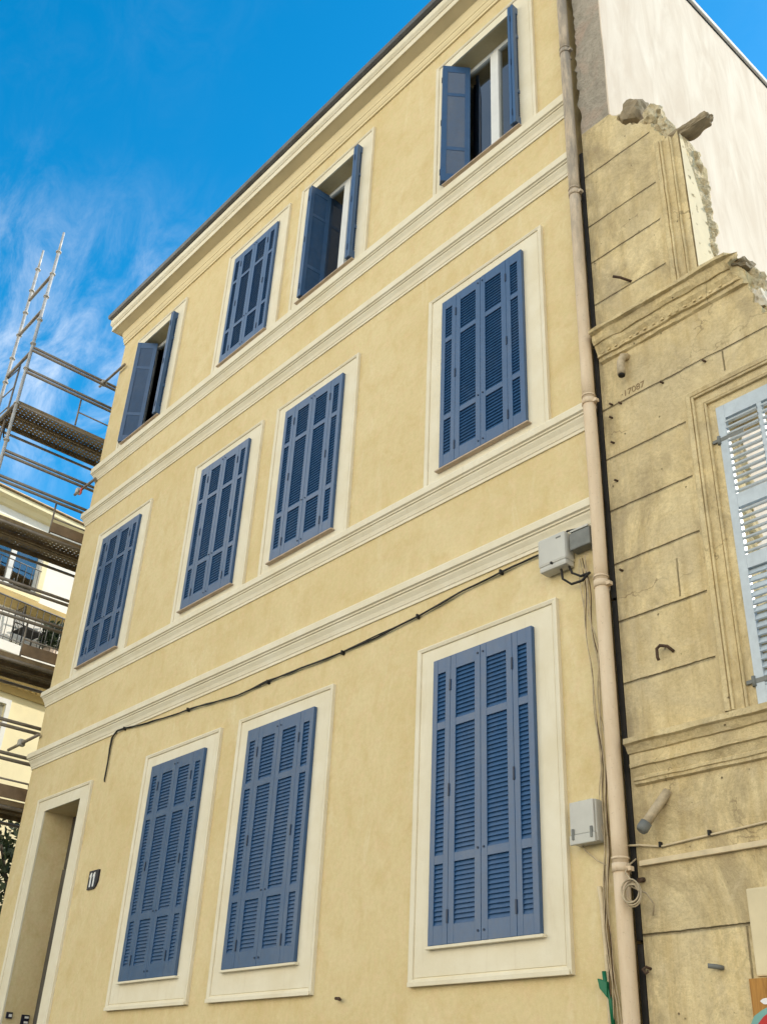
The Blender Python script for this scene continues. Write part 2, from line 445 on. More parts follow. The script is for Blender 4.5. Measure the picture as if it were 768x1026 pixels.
def rock(center, size, seed, sub=3, rot=0, amp=.25):
    mb = MB(); bmesh.ops.create_icosphere(mb.bm, subdivisions=sub, radius=1)
    for v in mb.bm.verts:
        p = v.co.copy()
        m = max(abs(p.x), abs(p.y), abs(p.z)); p = p.lerp(p / m, .6)
        n = noise.noise(p * 1.3 + Vector((seed, 0, 0))) * amp + noise.noise(p * 3.1 + Vector((seed, 3, 0))) * amp * .6 + noise.noise(p * 8 + Vector((seed, 3, 0))) * amp * .3
        p = p * (1 + n)
        v.co = Vector((p.x * size[0], p.y * size[1], p.z * size[2]))
    M_ = Matrix.Translation(center) @ Matrix.Rotation(rot, 4, 'Y')
    mb.bm.transform(M_); return mb

def text_mesh(txt, size, depth):
    cu = bpy.data.curves.new('t', 'FONT'); cu.body = txt; cu.size = size; cu.extrude = depth; cu.align_x = 'CENTER'; cu.align_y = 'CENTER'
    ob = bpy.data.objects.new('t', cu); C.objects.link(ob)
    dg = bpy.context.evaluated_depsgraph_get(); me = bpy.data.meshes.new_from_object(ob.evaluated_get(dg))
    bpy.data.objects.remove(ob); return me

# ------------------------------------------------------------------ ground (street climbs to the left)
SL = -.068
def gz(x): return SL * x
def sheet(name, x0, x1, y0, y1, dz, mat):
    mb = MB(); mb.poly([(x0, y0, gz(x0) + dz), (x1, y0, gz(x1) + dz), (x1, y1, gz(x1) + dz), (x0, y1, gz(x0) + dz)])
    return structure(mb.build(name, mat))
mb = MB()
for (a, b) in ((-600, -40), (-40, 40), (40, 600)):
    z = lambda x: gz(max(-40, min(40, x))) - .12
    mb.poly([(a, -600, z(a)), (b, -600, z(b)), (b, 600, z(b)), (a, 600, z(a))])
structure(mb.build('ground', M['pave']))
sheet('road', -38, 38, -8.2, -1.9, -.116, M['asphalt'])
mb = MB(); x0, x1 = -17.2, 30
mb.hexa([(x0, -1.75, gz(x0) - .3), (x1, -1.75, gz(x1) - .3), (x1, .2, gz(x1) - .3), (x0, .2, gz(x0) - .3), (x0, -1.75, gz(x0)), (x1, -1.75, gz(x1)), (x1, .2, gz(x1)), (x0, .2, gz(x0))])
structure(mb.build('pavement', M['pave']))
mb = MB()
mb.hexa([(x0, -1.9, gz(x0) - .3), (x1, -1.9, gz(x1) - .3), (x1, -1.753, gz(x1) - .3), (x0, -1.753, gz(x0) - .3), (x0, -1.9, gz(x0) + .004), (x1, -1.9, gz(x1) + .004), (x1, -1.753, gz(x1) + .004), (x0, -1.753, gz(x0) + .004)])
structure(mb.build('kerb', M['pave']))

# ------------------------------------------------------------------ yellow town house
XL, XR = -14.62, -4.36
H = empty('town_house', (XL, 0, gz(XL)), 'three storey ochre town house with blue louvred shutters and cream window surrounds', 'house')
HW = .56                                              # half width of a window opening
GR = [(-10.38, 2.74, 5.05), (-8.42, 2.74, 5.05), (-5.61, 2.74, 5.05)]
MID = [(-13.12, 7.07, 9.20), (-10.32, 7.07, 9.20), (-8.40, 7.07, 9.20), (-5.60, 7.07, 9.20)]
TOP = [(-13.19, 11.05, 13.19), (-10.33, 11.05, 13.19), (-8.43, 11.05, 13.19), (-5.59, 11.05, 13.19)]
DOOR = (-13.84, -12.80, gz(-13.3), 5.03)
holes = [[(c - HW, a), (c + HW, a), (c + HW, b), (c - HW, b)] for c, a, b in GR + MID + TOP]
dx0, dx1, dz0, dz1 = DOOR
holes.append([(dx0, dz0 + .02), (dx1, dz0 + .02), (dx1, dz1), (dx0, dz1)])
mb = MB(); wall_poly(mb, [(XL, 0), (XR, 0), (XR, 13.9), (XL, 13.9)], holes, 0, .5)
part(mb, 'front_wall', M['plaster'], H)
mb = MB()
mb.box((XL, .5, 0), (XL + .4, 12, 13.9)); mb.box((XL + .4, 11.6, 0), (-4.3, 12, 13.9))
part(mb, 'side_wall', M['plaster'], H)
mb = MB(); mb.box((XL + .4, .5, 13.6), (-4.2, 11.6, 13.85)); mb.box((XL + .4, .5, 9.9), (-4.2, 11.6, 10.1)); mb.box((XL + .4, .5, 5.9), (-4.2, 11.6, 6.1)); mb.box((XL + .4, 4, 0), (-4.2, 4.2, 13.6))
part(mb, 'floor_slab', M['dark'], H)
mb = MB(); mb.box((-4.2, .37, 0), (-3.885, 12, 14.14))
for i in range(24):
    za, zb = 10.24 + i * .1625, 10.24 + (i + 1) * .1625; e = lambda z: -3.897 + noise.noise(Vector((z * 1.3, 0, 4))) * .012
    mb.hexa([(e(za), -.006, za), (-3.8848, -.004, za), (-3.8848, .37, za), (e(za), .37, za), (e(zb), -.006, zb), (-3.8848, -.004, zb), (-3.8848, .37, zb), (e(zb), .37, zb)])
po = part(mb, 'party_wall', M['party'], H); po['label'] = 'tall pale rendered party wall in sunlight above the broken stone'
mb = MB(); mb.box((-4.28, -.02, 14.172), (-3.845, 12.05, 14.255), bev=.008)
part(mb, 'coping', M['coping'], H)
mb = MB(); mb.box((-4.2, .0, 14.142), (-3.878, 12, 14.171)); part(mb, 'coping_shadow', M['grime_shade'], H)  # dark strip painting the shadow line below the coping
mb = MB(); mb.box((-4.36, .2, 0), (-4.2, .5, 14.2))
part(mb, 'gap_lining', M['grime_shade'], H)  # grime and the shade of the crevice both put into this black
# roof
mb = MB(); mb.hexa([(XL - .24, -.24, 14.27), (-4.3, -.24, 14.27), (-4.3, 12, 14.27), (XL - .24, 12, 14.27), (XL + 1.5, 4, 14.3 + .2), (-4.3, 4, 14.5), (-4.3, 8, 14.5), (XL + 1.5, 8, 14.5)])
part(mb, 'roof', M['tile'], H)
# cornice (returns round the corner: the end cap is its profile)
co = [(0, 13.66), (-.022, 13.66), (-.022, 13.705), (-.03, 13.71), (-.042, 13.75), (-.042, 13.79), (-.05, 13.795), (-.055, 13.83), (-.066, 13.87), (-.072, 13.945), (-.215, 13.995), (-.215, 13.985), (-.225, 13.985), (-.225, 14.085), (-.238, 14.09), (-.238, 14.10), (-.262, 14.135), (-.262, 14.235), (0, 14.25)]
def swept(mb, prof, zs=None):
    """front run with a mitred return along the left side"""
    n = len(prof); rows = []
    rows.append([(-4.34, y, z) for y, z in prof]); rows.append([(XL + y, y, z) for y, z in prof]); rows.append([(XL + y, 1.2, z) for y, z in prof])
    V = [[mb.bm.verts.new(p) for p in r] for r in rows]
    for a, b in zip(V, V[1:]):
        for k in range(n):
            mb.bm.faces.new([a[k], a[(k + 1) % n], b[(k + 1) % n], b[k]])
    for row in (V[0][::-1],):
        for t in tessellate_polygon([[Vector((v.co.y, v.co.z, 0)) for v in row]]):
            try: mb.bm.faces.new([row[q] for q in t])
            except ValueError: pass
mb = MB(); swept(mb, [(0, 13.96), (-.08, 13.96)] + co[10:]); part(mb, 'cornice', M['trim'], H)
mb = MB(); swept(mb, co[:10] + [(0, 13.948)]); part(mb, 'bed_mould', M['mould'], H)
mb = MB(); swept(mb, [(-.06, 14.252), (-.268, 14.262), (-.308, 14.285), (-.318, 14.36), (-.308, 14.37), (-.29, 14.31), (-.06, 14.34)]); part(mb, 'gutter', M['zinc'], H)
mb = MB(); swept(mb, [(-.06, 13.9405), (-.073, 13.9425), (-.213, 13.9905), (-.213, 13.994), (-.06, 13.95)]); part(mb, 'cornice_soffit', M['soffit'], H)
# string courses
def course(z, h, xr):
    p = [(0, z - h), (-.014, z - h), (-.014, z - h + .03), (-.02, z - h + .035), (-.03, z - h + .075), (-.052, z - h + .115), (-.052, z - h + .13), (-.066, z - h + .135), (-.066, z - h + .15), (-.085, z - h + .16), (-.085, z - .012), (-.08, z), (0, z + .012)]
    mb = MB(); n = len(p)
    swept(mb, [(y, zz) for y, zz in p]); return mb
for z, h in ((5.985, .235), (6.935, .235), (10.06, .25), (10.955, .275)):
    part(course(z, h, 0), 'string_course', M['trim'], H)

# shutter leaves (origin: bottom of the hinge side, front face at y = -.02, width along +x)
FR = [0, .057, .247, .274, .716, .745, .94, 1]
def leaf_bm(w, h, st, mat=None, tilt=67, pitch=.036, mull=0, fr=FR, depth=.040, low_tilt=None):
    mb = MB(); t = .019
    zs = [h * (1 - f) for f in fr]
    mb.box((.001, -t, 0), (st, t, h), bev=.003); mb.box((w - st, -t, 0), (w - .001, t, h), bev=.003)
    for a, b in ((0, 1), (2, 3), (4, 5), (6, 7)):
        mb.box((st, -t + .001, zs[b]), (w - st, t - .001, zs[a]), bev=.002)
    cols = [(st, w - st)]
    if mull:
        c = w / 2; mb.box((c - mull / 2, -t + .002, zs[6]), (c + mull / 2, t - .002, zs[1])); cols = [(st, c - mull / 2), (c + mull / 2, w - st)]
    for pi, (a, b) in enumerate(((1, 2), (3, 4), (5, 6))):
        top, bot = zs[a], zs[b]; n = int(round((top - bot) / pitch))
        tl = tilt; pp = (top - bot) / n
        if low_tilt is not None and pi == 2: tl = low_tilt
        for x0, x1 in cols:
            for i in range(n):
                zc = bot + (i + .5) * pp
                dy = depth / 2 * math.cos(R(tl)); dz = depth / 2 * math.sin(R(tl)); th = .0058 if not mull else .006
                # outer edge low, inner edge high
                oy, oz, iy, iz = -dy, zc - dz, dy, zc + dz
                ny, nz = math.sin(R(tl)) * th, -math.cos(R(tl)) * th
                q = [(oy - ny, oz - nz), (iy - ny, iz - nz), (iy + ny, iz + nz), (oy + ny, oz + nz)]
                A = [mb.bm.verts.new((x0 - .002, y, z)) for y, z in q]; B = [mb.bm.verts.new((x1 + .002, y, z)) for y, z in q]
                for k in range(4): mb.bm.faces.new([A[k], A[(k + 1) % 4], B[(k + 1) % 4], B[k]])
    return mb
WN, WW = .212, .35
LEAF = {}
for key, h in (('g', 2.325), ('m', 2.115), ('t', 2.085)):
    for wk, w, st in (('n', WN, .058), ('w', WW, .066)):
        mb = leaf_bm(w, h, st)
        # hinges and screws
        if wk == 'w':
            n0 = len(mb.bm.faces)
            for f in (.885, .5, .085): mb.box((-.008, -.027, h * f - .05), (.008, -.0185, h * f + .05), bev=.002)
            mb.tube([(w - .03, -.026, h * .97), (w - .03, -.016, h * .97)], .009, 8); mb.tube([(w - .03, -.026, h * .285), (w - .03, -.016, h * .285)], .009, 8); mb.tube([(w - .03, -.026, h * .03), (w - .03, -.016, h * .03)], .009, 8)
        if wk == 'w':
            mb.bm.faces.ensure_lookup_table()
            for f_ in list(mb.bm.faces)[n0:]: f_.material_index = 1
        o = mb.build('shutter_leaf', M['blue'], mats=[M['blue'], M['navyiron']]); LEAF[key + wk] = o.data
        bpy.data.objects.remove(o)
def leaf(parent, key, loc, rz, mirror=False, back=False):
    o = bpy.data.objects.new('shutter_leaf', LEAF[key]); C.objects.link(o); o.parent = parent; o.location = loc; o.rotation_euler = (0, 0, rz)
    if mirror: o.scale = (-1, 1, 1)
    if back: o.scale = (1, -1, 1)
    return o
# window surround meshes, local: x from window centre, z from opening bottom
def surround(kind, h):
    mb = MB()
    prof = [(0, .0), (0, -.022), (.188, -.022), (.192, -.016), (.198, -.016), (.2, -.03), (.232, -.04), (.245, -.036), (.245, 0)]
    prof = [(0, .25), (0, -.022)] + prof[2:]
    if kind == 'g':
        mb.frame((-HW, 0, HW, h), prof, True, fac=(1, 1, .8, 1.1))
        z = -.245 * 1.1
        mb.box((-HW - .235, -.052, z - .004), (HW + .235, -.041, z + .03), bev=.004)
    else:
        mb.frame((-HW, 0, HW, h), prof, False, zbot=-.11, fac=(1, 1, .72, 1))
        mb.box((-HW, -.022, -.11), (HW, .25, -.0))
    return mb
SUR = {}
for k, h in (('g', 2.31), ('m', 2.13), ('t', 2.14)):
    o = surround(k, h).build('window', M['trim']); SUR[k] = o.data; bpy.data.objects.remove(o)
def sill_mb(kind):
    mb = MB()
    if kind == 'g': mb.box((-HW - .03, -.068, -.024), (HW + .03, -.0225, -.002), bev=.004)
    else: mb.box((-HW - .05, -.078, -.019), (HW + .035, .2, -.004), bev=.003)
    return mb
SILL = {}
for k in 'gt':
    o = sill_mb(k).build('window_sill', M['trim'] if k == 'g' else M['terracotta']); SILL[k] = o.data; bpy.data.objects.remove(o)
SILL['m'] = SILL['t']
def frame_mb(h):
    mb = MB(); y0, y1 = .20, .26
    for a, b in (((-HW, y0, 0), (-HW + .06, y1, h)), ((HW - .06, y0, 0), (HW, y1, h)), ((-HW + .06, y0, h - .07), (HW - .06, y1, h)), ((-HW + .06, y0, 0), (HW - .06, y1, .07)), ((-.065, y0 - .012, .07), (.065, y1, h - .07))):
        mb.box(a, b, bev=.006)
    return mb
FRM, PAN = {}, {}
for k, h in (('g', 2.31), ('m', 2.13), ('t', 2.14)):
    o = frame_mb(h).build('window_frame', M['white']); FRM[k] = o.data; bpy.data.objects.remove(o)
    mb = MB(); mb.box((-HW + .055, .226, .065), (-.06, .234, h - .065)); o = mb.build('window_pane', M['glass']); PAN[k] = o.data; bpy.data.objects.remove(o)
def sub(name, data, parent, loc=(0, 0, 0)):
    o = bpy.data.objects.new(name, data); C.objects.link(o); o.parent = parent; o.location = loc; return o
def window(kind, c, z0, opened=None):
    w = sub('window', SUR[kind], H, Vector((c, 0, z0)) - H.location)
    sub('window_sill', SILL[kind], w); sub('window_frame', FRM[kind], w)
    sub('window_pane', PAN[kind], w); sub('window_pane', PAN[kind], w, (HW - .005, 0, 0))
    zz = .012 if kind != 'g' else .0
    y = -.044
    if opened is None:
        leaf(w, kind + 'n', (-HW - .004, y, zz), 0); leaf(w, kind + 'w', (-HW + WN - .003, y, zz), 0)
        leaf(w, kind + 'n', (HW + .004, y, zz), 0, True); leaf(w, kind + 'w', (HW - WN + .003, y, zz), 0, True)
    else:
        al, ar = opened                                # stacks folded back into the opening
        def stack(x, ang, s):
            d = Vector((math.cos(ang), math.sin(ang))); nrm = Vector((-d.y, d.x)) * (1 if s < 0 else -1)
            p = Vector((x, -.115))
            leaf(w, kind + 'w', (p.x, p.y, zz), ang, back=s < 0)
            q = p + nrm * .046
            leaf(w, kind + 'n', (q.x, q.y, zz), ang)
        stack(-HW + (.105 if al > 80 else -.04), R(al), -1); stack(HW - .045, R(ar), 1)
    return w
GL = ['closed blue shuttered ground floor window nearest the doorway', 'closed ground floor window in the middle of the row', 'closed ground floor window beside the drainpipe']
for g, lb in zip(GR, GL): window('g', g[0], g[1])
for m_ in MID: window('m', m_[0], m_[1])
OP = [(50, 90), None, (86, 90), (52, 90)]
for t_, op in zip(TOP, OP):
    w = window('t', t_[0], t_[1], op)
    if op: w['label'] = 'top floor window with blue shutters folded open'
# doorway
mb = MB(); dprof = [(0, .4), (0, -.022), (.2, -.022), (.203, -.016), (.21, -.016), (.212, -.03), (.25, -.038), (.262, -.034), (.262, 0)]
mb.frame((dx0 + .003, dz0, dx1 - .003, dz1 - .003), [(0, .0), (0, -.022)] + dprof[2:], False, zbot=dz0, fac=(1, 1, .72, 1))
part(mb, 'door_surround', M['trim'], H)
mb = MB(); mb.box((dx0, .40, dz0 + .1), (dx1, .455, dz1 - .7), bev=.005)
for a, b in ((.15, .9), (1.05, 2.0)):
    for s in (0, 1): mb.box((dx0 + .1 + s * .47, .385, dz0 + .15 + a), (dx0 + .47 + s * .47, .399, dz0 + .15 + b), bev=.008)
dr = part(mb, 'door', M['zinc'], H)
mb = MB(); mb.tube([(dx1 - .12, .40, dz0 + 1.15), (dx1 - .12, .34, dz0 + 1.15), (dx1 - .25, .34, dz0 + 1.15)], .012, 8)
o = mb.build('handle', M['steel'], dr); shift(o, world(H))
mb = MB(); mb.box((dx0, .41, dz1 - .69), (dx1, .45, dz1), bev=.004); part(mb, 'transom_panel', M['zinc'], H)
mb = MB(); mb.box((dx0, -.05, dz0 - .2), (dx1, .5, dz0 + .1), bev=.01); part(mb, 'door_step', M['pave'], H)

# house number
NP = (-12.03, -.022, 3.92)
mb = MB(); w_, h_ = .118, .108
pts = [(-w_, -h_), (w_ * .35, -h_), (w_ * .72, -h_ * .78), (w_, -h_ * .2), (w_, h_), (-w_, h_)]
wall_poly(mb, [(NP[0] + x, NP[2] + z) for x, z in pts], [], -.022, 0)
num = thing_mesh(mb, 'house_number_plate', M['navy'], NP, 'small dark enamel number plate reading 11 with a cut lower corner, right of the doorway', 'number plate')
for dx in (-.052, .026):
    mb = MB(); x = NP[0] + dx; z = NP[2]
    wall_poly(mb, [(x - .015, z - .082), (x + .015, z - .082), (x + .015, z + .082), (x - .005, z + .082), (x - .034, z + .052), (x - .034, z + .03), (x - .015, z + .044)], [], -.0265, -.0225)
    part(mb, 'numeral', M['enamel'], num)
# intercoms in the left reveal
def intercom(y, z, w, h, rows, label):
    mb = MB(); mb.box((dx0 + .002, y - w / 2, z - h / 2), (dx0 + .022, y + w / 2, z + h / 2), bev=.004)
    t = thing_mesh(mb, 'intercom', M['navy'], (dx0 + .002, y, z), label, 'intercom')
    for r_ in range(rows):
        zz = z + h / 2 - (r_ + .5) * h / rows
        mb = MB(); mb.box((dx0 + .0215, y - w * .12, zz - h / rows * .22), (dx0 + .026, y + w * .38, zz + h / rows * .2)); part(mb, 'name_tag', M['enamel'], t)
intercom(.285, 2.46, .105, .17, 3, 'black door intercom with three pale name tags on the doorway reveal')
intercom(.07, 2.52, .08, .075, 1, 'small grey and black bell push near the front edge of the doorway reveal')
# fixing bolt in the plaster
mb = MB(); mb.tube([(-7.27, 0, 2.43), (-7.26, -.05, 2.425)], .012, 8); mb.tube([(-7.265, -.035, 2.427), (-7.2, -.05, 2.415)], .012, 8)
thing_mesh(mb, 'fixing_bolt', M['rust'], (-7.27, 0, 2.43), 'small rusty bolt sticking out of the ochre wall between two ground floor windows', 'bolt')

# ------------------------------------------------------------------ drainpipe, duct, cables, boxes
PX, PY, PR = -4.317, -.082, .054
D = empty('drainpipe', (PX, PY, gz(PX)), 'long pinkish drainpipe running down the joint between the ochre and stone houses', 'drainpipe')
seg = [gz(PX), 3.09, 5.18, 6.9, 9.4, 11.55, 14.2]
for a, b in zip(seg, seg[1:]):
    mb = MB(); dx = random.uniform(-.006, .006)
    n = 10
    mb.tube([(PX + dx * math.sin(3 * i / n), PY, a + (b - a) * i / n) for i in range(n + 1)], PR, 18)
    part(mb, 'pipe_section', M['pipe'], D)
    if b < 14:
        mb = MB(); mb.tube([(PX, PY, b - .035), (PX, PY, b + .02)], PR + .006, 18); mb.tube([(PX, PY, b + .045), (PX, PY, b + .06)], PR + .006, 18)
        mb.box((PX - .012, PY + PR * .7, b - .03), (PX + .012, .02, b)); mb.box((PX + PR - .004, PY - .02, b - .034), (PX + PR + .035, PY + .02, b - .005))
        part(mb, 'collar', M['pipe'], D)
mb = MB()
for a, b in ((gz(-4.2), 2.62), (2.64, 5.05), (5.07, 7.5), (7.52, 10.0)):
    mb.box((-4.295, -.004, a), (-4.252, .05, b), bev=.008)
thing_mesh(mb, 'drain_duct', M['black'], (-4.27, .02, gz(-4.2)), 'black flat duct wedged in the gap right of the pinkish drainpipe', 'duct')

def wob(pts, amp, n=8, seed=0, f=2.2):
    out = []
    P = [Vector(p) for p in pts]
    for i in range(len(P) - 1):
        for k in range(n):
            p = P[i].lerp(P[i + 1], k / n)
            out.append(p + Vector((noise.noise(p * f + Vector((seed, 0, 0))) * amp, -abs(noise.noise(p * f * .7 + Vector((0, seed, 0)))) * amp * .4, noise.noise(p * f + Vector((0, 0, seed + 9))) * amp * .5)))
    out.append(P[-1]); return out
# long black cable under the first string course
route = [(-4.86, -.03, 5.69), (-5.01, -.02, 5.70), (-5.4, -.02, 5.69), (-5.86, -.02, 5.665), (-6.44, -.02, 5.60), (-7.0, -.02, 5.565), (-7.52, -.02, 5.55), (-8.2, -.02, 5.57), (-8.77, -.02, 5.57), (-9.33, -.02, 5.56), (-9.9, -.02, 5.60), (-10.37, -.02, 5.645), (-11.29, -.02, 5.685), (-11.9, -.02, 5.76), (-12.08, -.02, 5.775), (-12.19, -.02, 5.70), (-12.21, -.02, 5.55), (-12.20, -.02, 5.36), (-12.21, -.015, 5.13)]
cb = empty('wall_cable', (-12.2, -.02, 5.13), 'black cable strung under the string course and drooping down near the door', 'cable')
for s_, a_, r_ in ((1, .02, .0085), (6, .05, .0065)):
    mb = MB(); mb.tube(wob(route, a_, 8, s_), r_, 6); part(mb, 'strand', M['black'], cb)
for i in (2, 4, 6, 8, 11, 13):
    x, y, z = route[i]; mb = MB(); mb.box((x - .009, -.042, z - .024), (x + .009, .002, z + .018), bev=.003)
    part(mb, 'cable_clip', M['black'], cb)
# loose bundle left of the drainpipe
def runs(name, label, cat, specs, group=None):
    t = empty(name, specs[0][0][0], label, cat, group)
    for pts, r, m, amp, sd in specs:
        mb = MB(); mb.tube(wob(pts, amp, 9, sd), r, 6); part(mb, 'strand', M[m], t)
    return t
b0 = [(-4.52, -.02, 5.5), (-4.50, -.02, 5.1), (-4.465, -.02, 4.6), (-4.455, -.02, 3.9), (-4.465, -.02, 3.2), (-4.50, -.02, 2.75), (-4.46, -.03, 2.3), (-4.46, -.02, 1.0)]
sp = []
for i in range(6):
    off = random.uniform(-.035, .035)
    sp.append(([(x + off * (1 if k < 3 else .6), y - random.uniform(0, .02), z) for k, (x, y, z) in enumerate(b0)], random.choice((.0035, .0045, .006)), random.choice(('cable', 'cablew', 'cablew', 'cable', 'rust')), .05, i * 3.3))
runs('cable_bundle', 'untidy bundle of beige cables hanging down just left of the drainpipe', 'cables', sp)
mb = MB(); mb.tube([(-4.52, -.025, gz(-4.6)), (-4.52, -.025, 2.6), (-4.535, -.025, 2.9), (-4.55, -.022, 3.0)], .017, 10)
thing_mesh(mb, 'conduit_pipe', M['cablew'], (-4.59, -.02, gz(-4.6)), 'thin cream conduit low on the wall left of the drainpipe', 'conduit')
# green tag on the cables
mb = MB(); v = mb.hexa([(-4.555, -.075, 2.37), (-4.50, -.075, 2.31), (-4.50, -.035, 2.31), (-4.585, -.035, 2.37), (-4.575, -.07, 2.43), (-4.50, -.07, 2.405), (-4.50, -.035, 2.405), (-4.575, -.035, 2.43)], .006)
mb.tube([(-4.53, -.05, 2.47), (-4.525, -.05, 2.40), (-4.49, -.05, 2.30), (-4.48, -.05, 2.15)], .014, 8)
thing_mesh(mb, 'cable_connector', M['green'], (-4.54, -.05, 2.4), 'bright green plastic connector tied to the cables beside the drainpipe', 'connector')
# telecom box
def rbox(a, b, bev): mb = MB(); mb.box(a, b, bev=bev); return mb
tb = empty('telecom_box', (-4.775, 0, 5.48), 'grey white telecom box under the string course left of the drainpipe', 'utility box')
part(rbox((-4.9, -.125, 5.50), (-4.615, -.002, 5.755), .022), 'cover', M['plastic'], tb)
part(rbox((-4.895, -.118, 5.455), (-4.62, -.004, 5.51), .02), 'base', M['plastic'], tb)
mb = MB(); mb.tube([(-4.76, -.132, 5.505), (-4.76, -.11, 5.505)], .011, 10); part(mb, 'lock', M['black'], tb)
mb = MB(); mb.box((-4.705, -.1275, 5.705), (-4.655, -.1245, 5.718)); part(mb, 'embossed_badge', M['plasticd'], tb)
jb = empty('junction_box', (-4.485, 0, 5.6), 'small dark weathered junction box between the telecom box and the drainpipe', 'utility box')
part(rbox((-4.59, -.10, 5.56), (-4.385, -.002, 5.715), .012), 'cover', M['plasticd'], jb)
part(rbox((-4.58, -.105, 5.718), (-4.395, -.01, 5.735), .004), 'lid', M['plastic'], jb)
runs('cable_loop', 'black cables looping from under the telecom box to the drainpipe', 'cables', [
    ([(-4.715, -.06, 5.46), (-4.695, -.07, 5.36), (-4.615, -.06, 5.29), (-4.515, -.05, 5.29), (-4.445, -.04, 5.34)], .010, 'black', .01, 1),
    ([(-4.645, -.05, 5.48), (-4.615, -.05, 5.39), (-4.535, -.05, 5.335), (-4.445, -.04, 5.34)], .010, 'black', .01, 4),
    ([(-4.70, -.06, 5.745), (-4.62, -.075, 5.765), (-4.5, -.075, 5.74), (-4.43, -.07, 5.68), (-4.40, -.05, 5.55)], .009, 'black', .01, 7)])
# meter cabinet
mbx = empty('meter_cabinet', (-4.605, 0, 3.27), 'light grey plastic meter cabinet right of the last ground floor window', 'utility box')
part(rbox((-4.715, -.085, 3.285), (-4.49, -.002, 3.575), .012), 'body', M['plastic'], mbx)
part(rbox((-4.71, -.105, 3.345), (-4.5, -.086, 3.572), .007), 'door_panel', M['plastic'], mbx)
part(rbox((-4.715, -.11, 3.278), (-4.495, -.085, 3.344), .006), 'bottom_flap', M['plastic'], mbx)
for x in (-4.69, -4.53):
    part(rbox((x, -.118, 3.31), (x + .018, -.104, 3.385), .003), 'hinge', M['plasticd'], mbx)
for x in (-4.665, -4.585):
    part(rbox((x, -.06, 3.575), (x + .03, -.03, 3.588), .003), 'mounting_lug', M['plasticd'], mbx)
runs('cabinet_cable', 'thin beige wire sagging from the meter cabinet to the cable bundle', 'cable', [([(-4.665, -.03, 3.285), (-4.645, -.03, 3.25), (-4.545, -.03, 3.17), (-4.455, -.03, 3.12)], .005, 'cable', .01, 2)])
# coil
mb = MB(); pts = []
for i in range(150):
    a = i / 150 * 2 * math.pi * 5.4; r_ = .063 + .017 * math.sin(i * .17); pts.append((-4.19 + r_ * math.cos(a) + .012 * math.sin(i * .05), -.165 - .012 * math.sin(a * .5) + .0001 * i, 2.90 + r_ * 1.05 * math.sin(a)))
pts = [(-4.23, -.03, 3.14), (-4.26, -.08, 3.09), (-4.25, -.13, 3.04)] + pts + [(-4.12, -.1, 2.90), (-4.11, -.04, 2.84), (-4.14, -.02, 2.78)]
mb.tube(pts, .0055, 6); thing_mesh(mb, 'wire_coil', M['cable'], (-4.27, -.15, 2.93), 'coil of thin grey wire hanging in front of the drainpipe', 'wire coil')

# ------------------------------------------------------------------ ruined stone house
SX0 = -4.244
Rn = empty('stone_house', (SX0, 0, gz(SX0)), 'half demolished limestone house front with a broken upper edge and moulded ledges', 'ruined house')
WX0, WX1, WZ0, WZ1 = -3.22, -1.86, 3.95, 6.30
outer = [(SX0, 0), (3.0, 0), (3.0, 6.6), (1.4, 6.9), (-.2, 6.6), (-1.4, 6.72), (-2.45, 6.62), (-2.66, 6.86), (-2.80, 7.20), (-2.86, 7.55), (-3.2, 7.62), (-3.2, 9.33), (-3.34, 9.40), (-3.37, 9.47), (-3.46, 9.72), (-3.62, 9.86), (-3.75, 9.97), (-3.885, 10.22), (-3.885, 10.25), (SX0, 10.25)]
rough = {2, 3, 4, 5, 6, 7, 8, 11, 12, 13, 14, 15, 16}
mb = MB(); wall_poly(mb, outer, [[(WX0, WZ0), (WX1, WZ0), (WX1, WZ1), (WX0, WZ1)], [(.2, WZ0), (1.4, WZ0), (1.4, WZ1), (.2, WZ1)]], 0, .36, rough, (0, .12, .3, .5, .7, .85, 1), .06, .035)
part(mb, 'stone_wall', M['stone'], Rn)
mb = MB(); wall_poly(mb, [(SX0, 10.25), (-3.892, 10.25), (-3.892, 14.2), (SX0, 14.2)], [], 0, .315, {3}, (0, .5, 1), .01, .06)
o = part(mb, 'wall_stub', M['stub'], Rn); o['label'] = 'grey mortar strip left standing against the party wall'
# upper cornice with dentils
cp = [(0, 7.60), (-.03, 7.60), (-.16, 7.565), (-.165, 7.53), (-.13, 7.52), (-.12, 7.47), (-.10, 7.44), (-.085, 7.44), (-.075, 7.395), (-.055, 7.36), (-.05, 7.33), (-.03, 7.325), (-.025, 7.29), (0, 7.28)]
mb = MB(); mb.profx(cp, SX0 + .03, -2.86, 46, .012, .12)
x = SX0 + .08
while x < -3.0:
    mb.box((x, -.064, 7.345), (x + .026, -.045, 7.364)); x += .07 + random.uniform(-.01, .02)
part(mb, 'cornice', M['stone'], Rn)
# ledge under the window
lp = [(0, 3.955), (-.03, 3.95), (-.12, 3.925), (-.125, 3.885), (-.10, 3.875), (-.085, 3.85), (-.075, 3.83), (-.06, 3.825), (-.06, 3.765), (-.068, 3.76), (-.068, 3.735), (-.05, 3.73), (-.035, 3.69), (-.03, 3.675), (-.036, 3.67), (-.036, 3.65), (-.026, 3.645), (-.026, 3.625), (0, 3.615)]
mb = MB(); mb.profx(lp, SX0 + .045, 3.0, 110, .006)
part(mb, 'ledge', M['stone'], Rn)
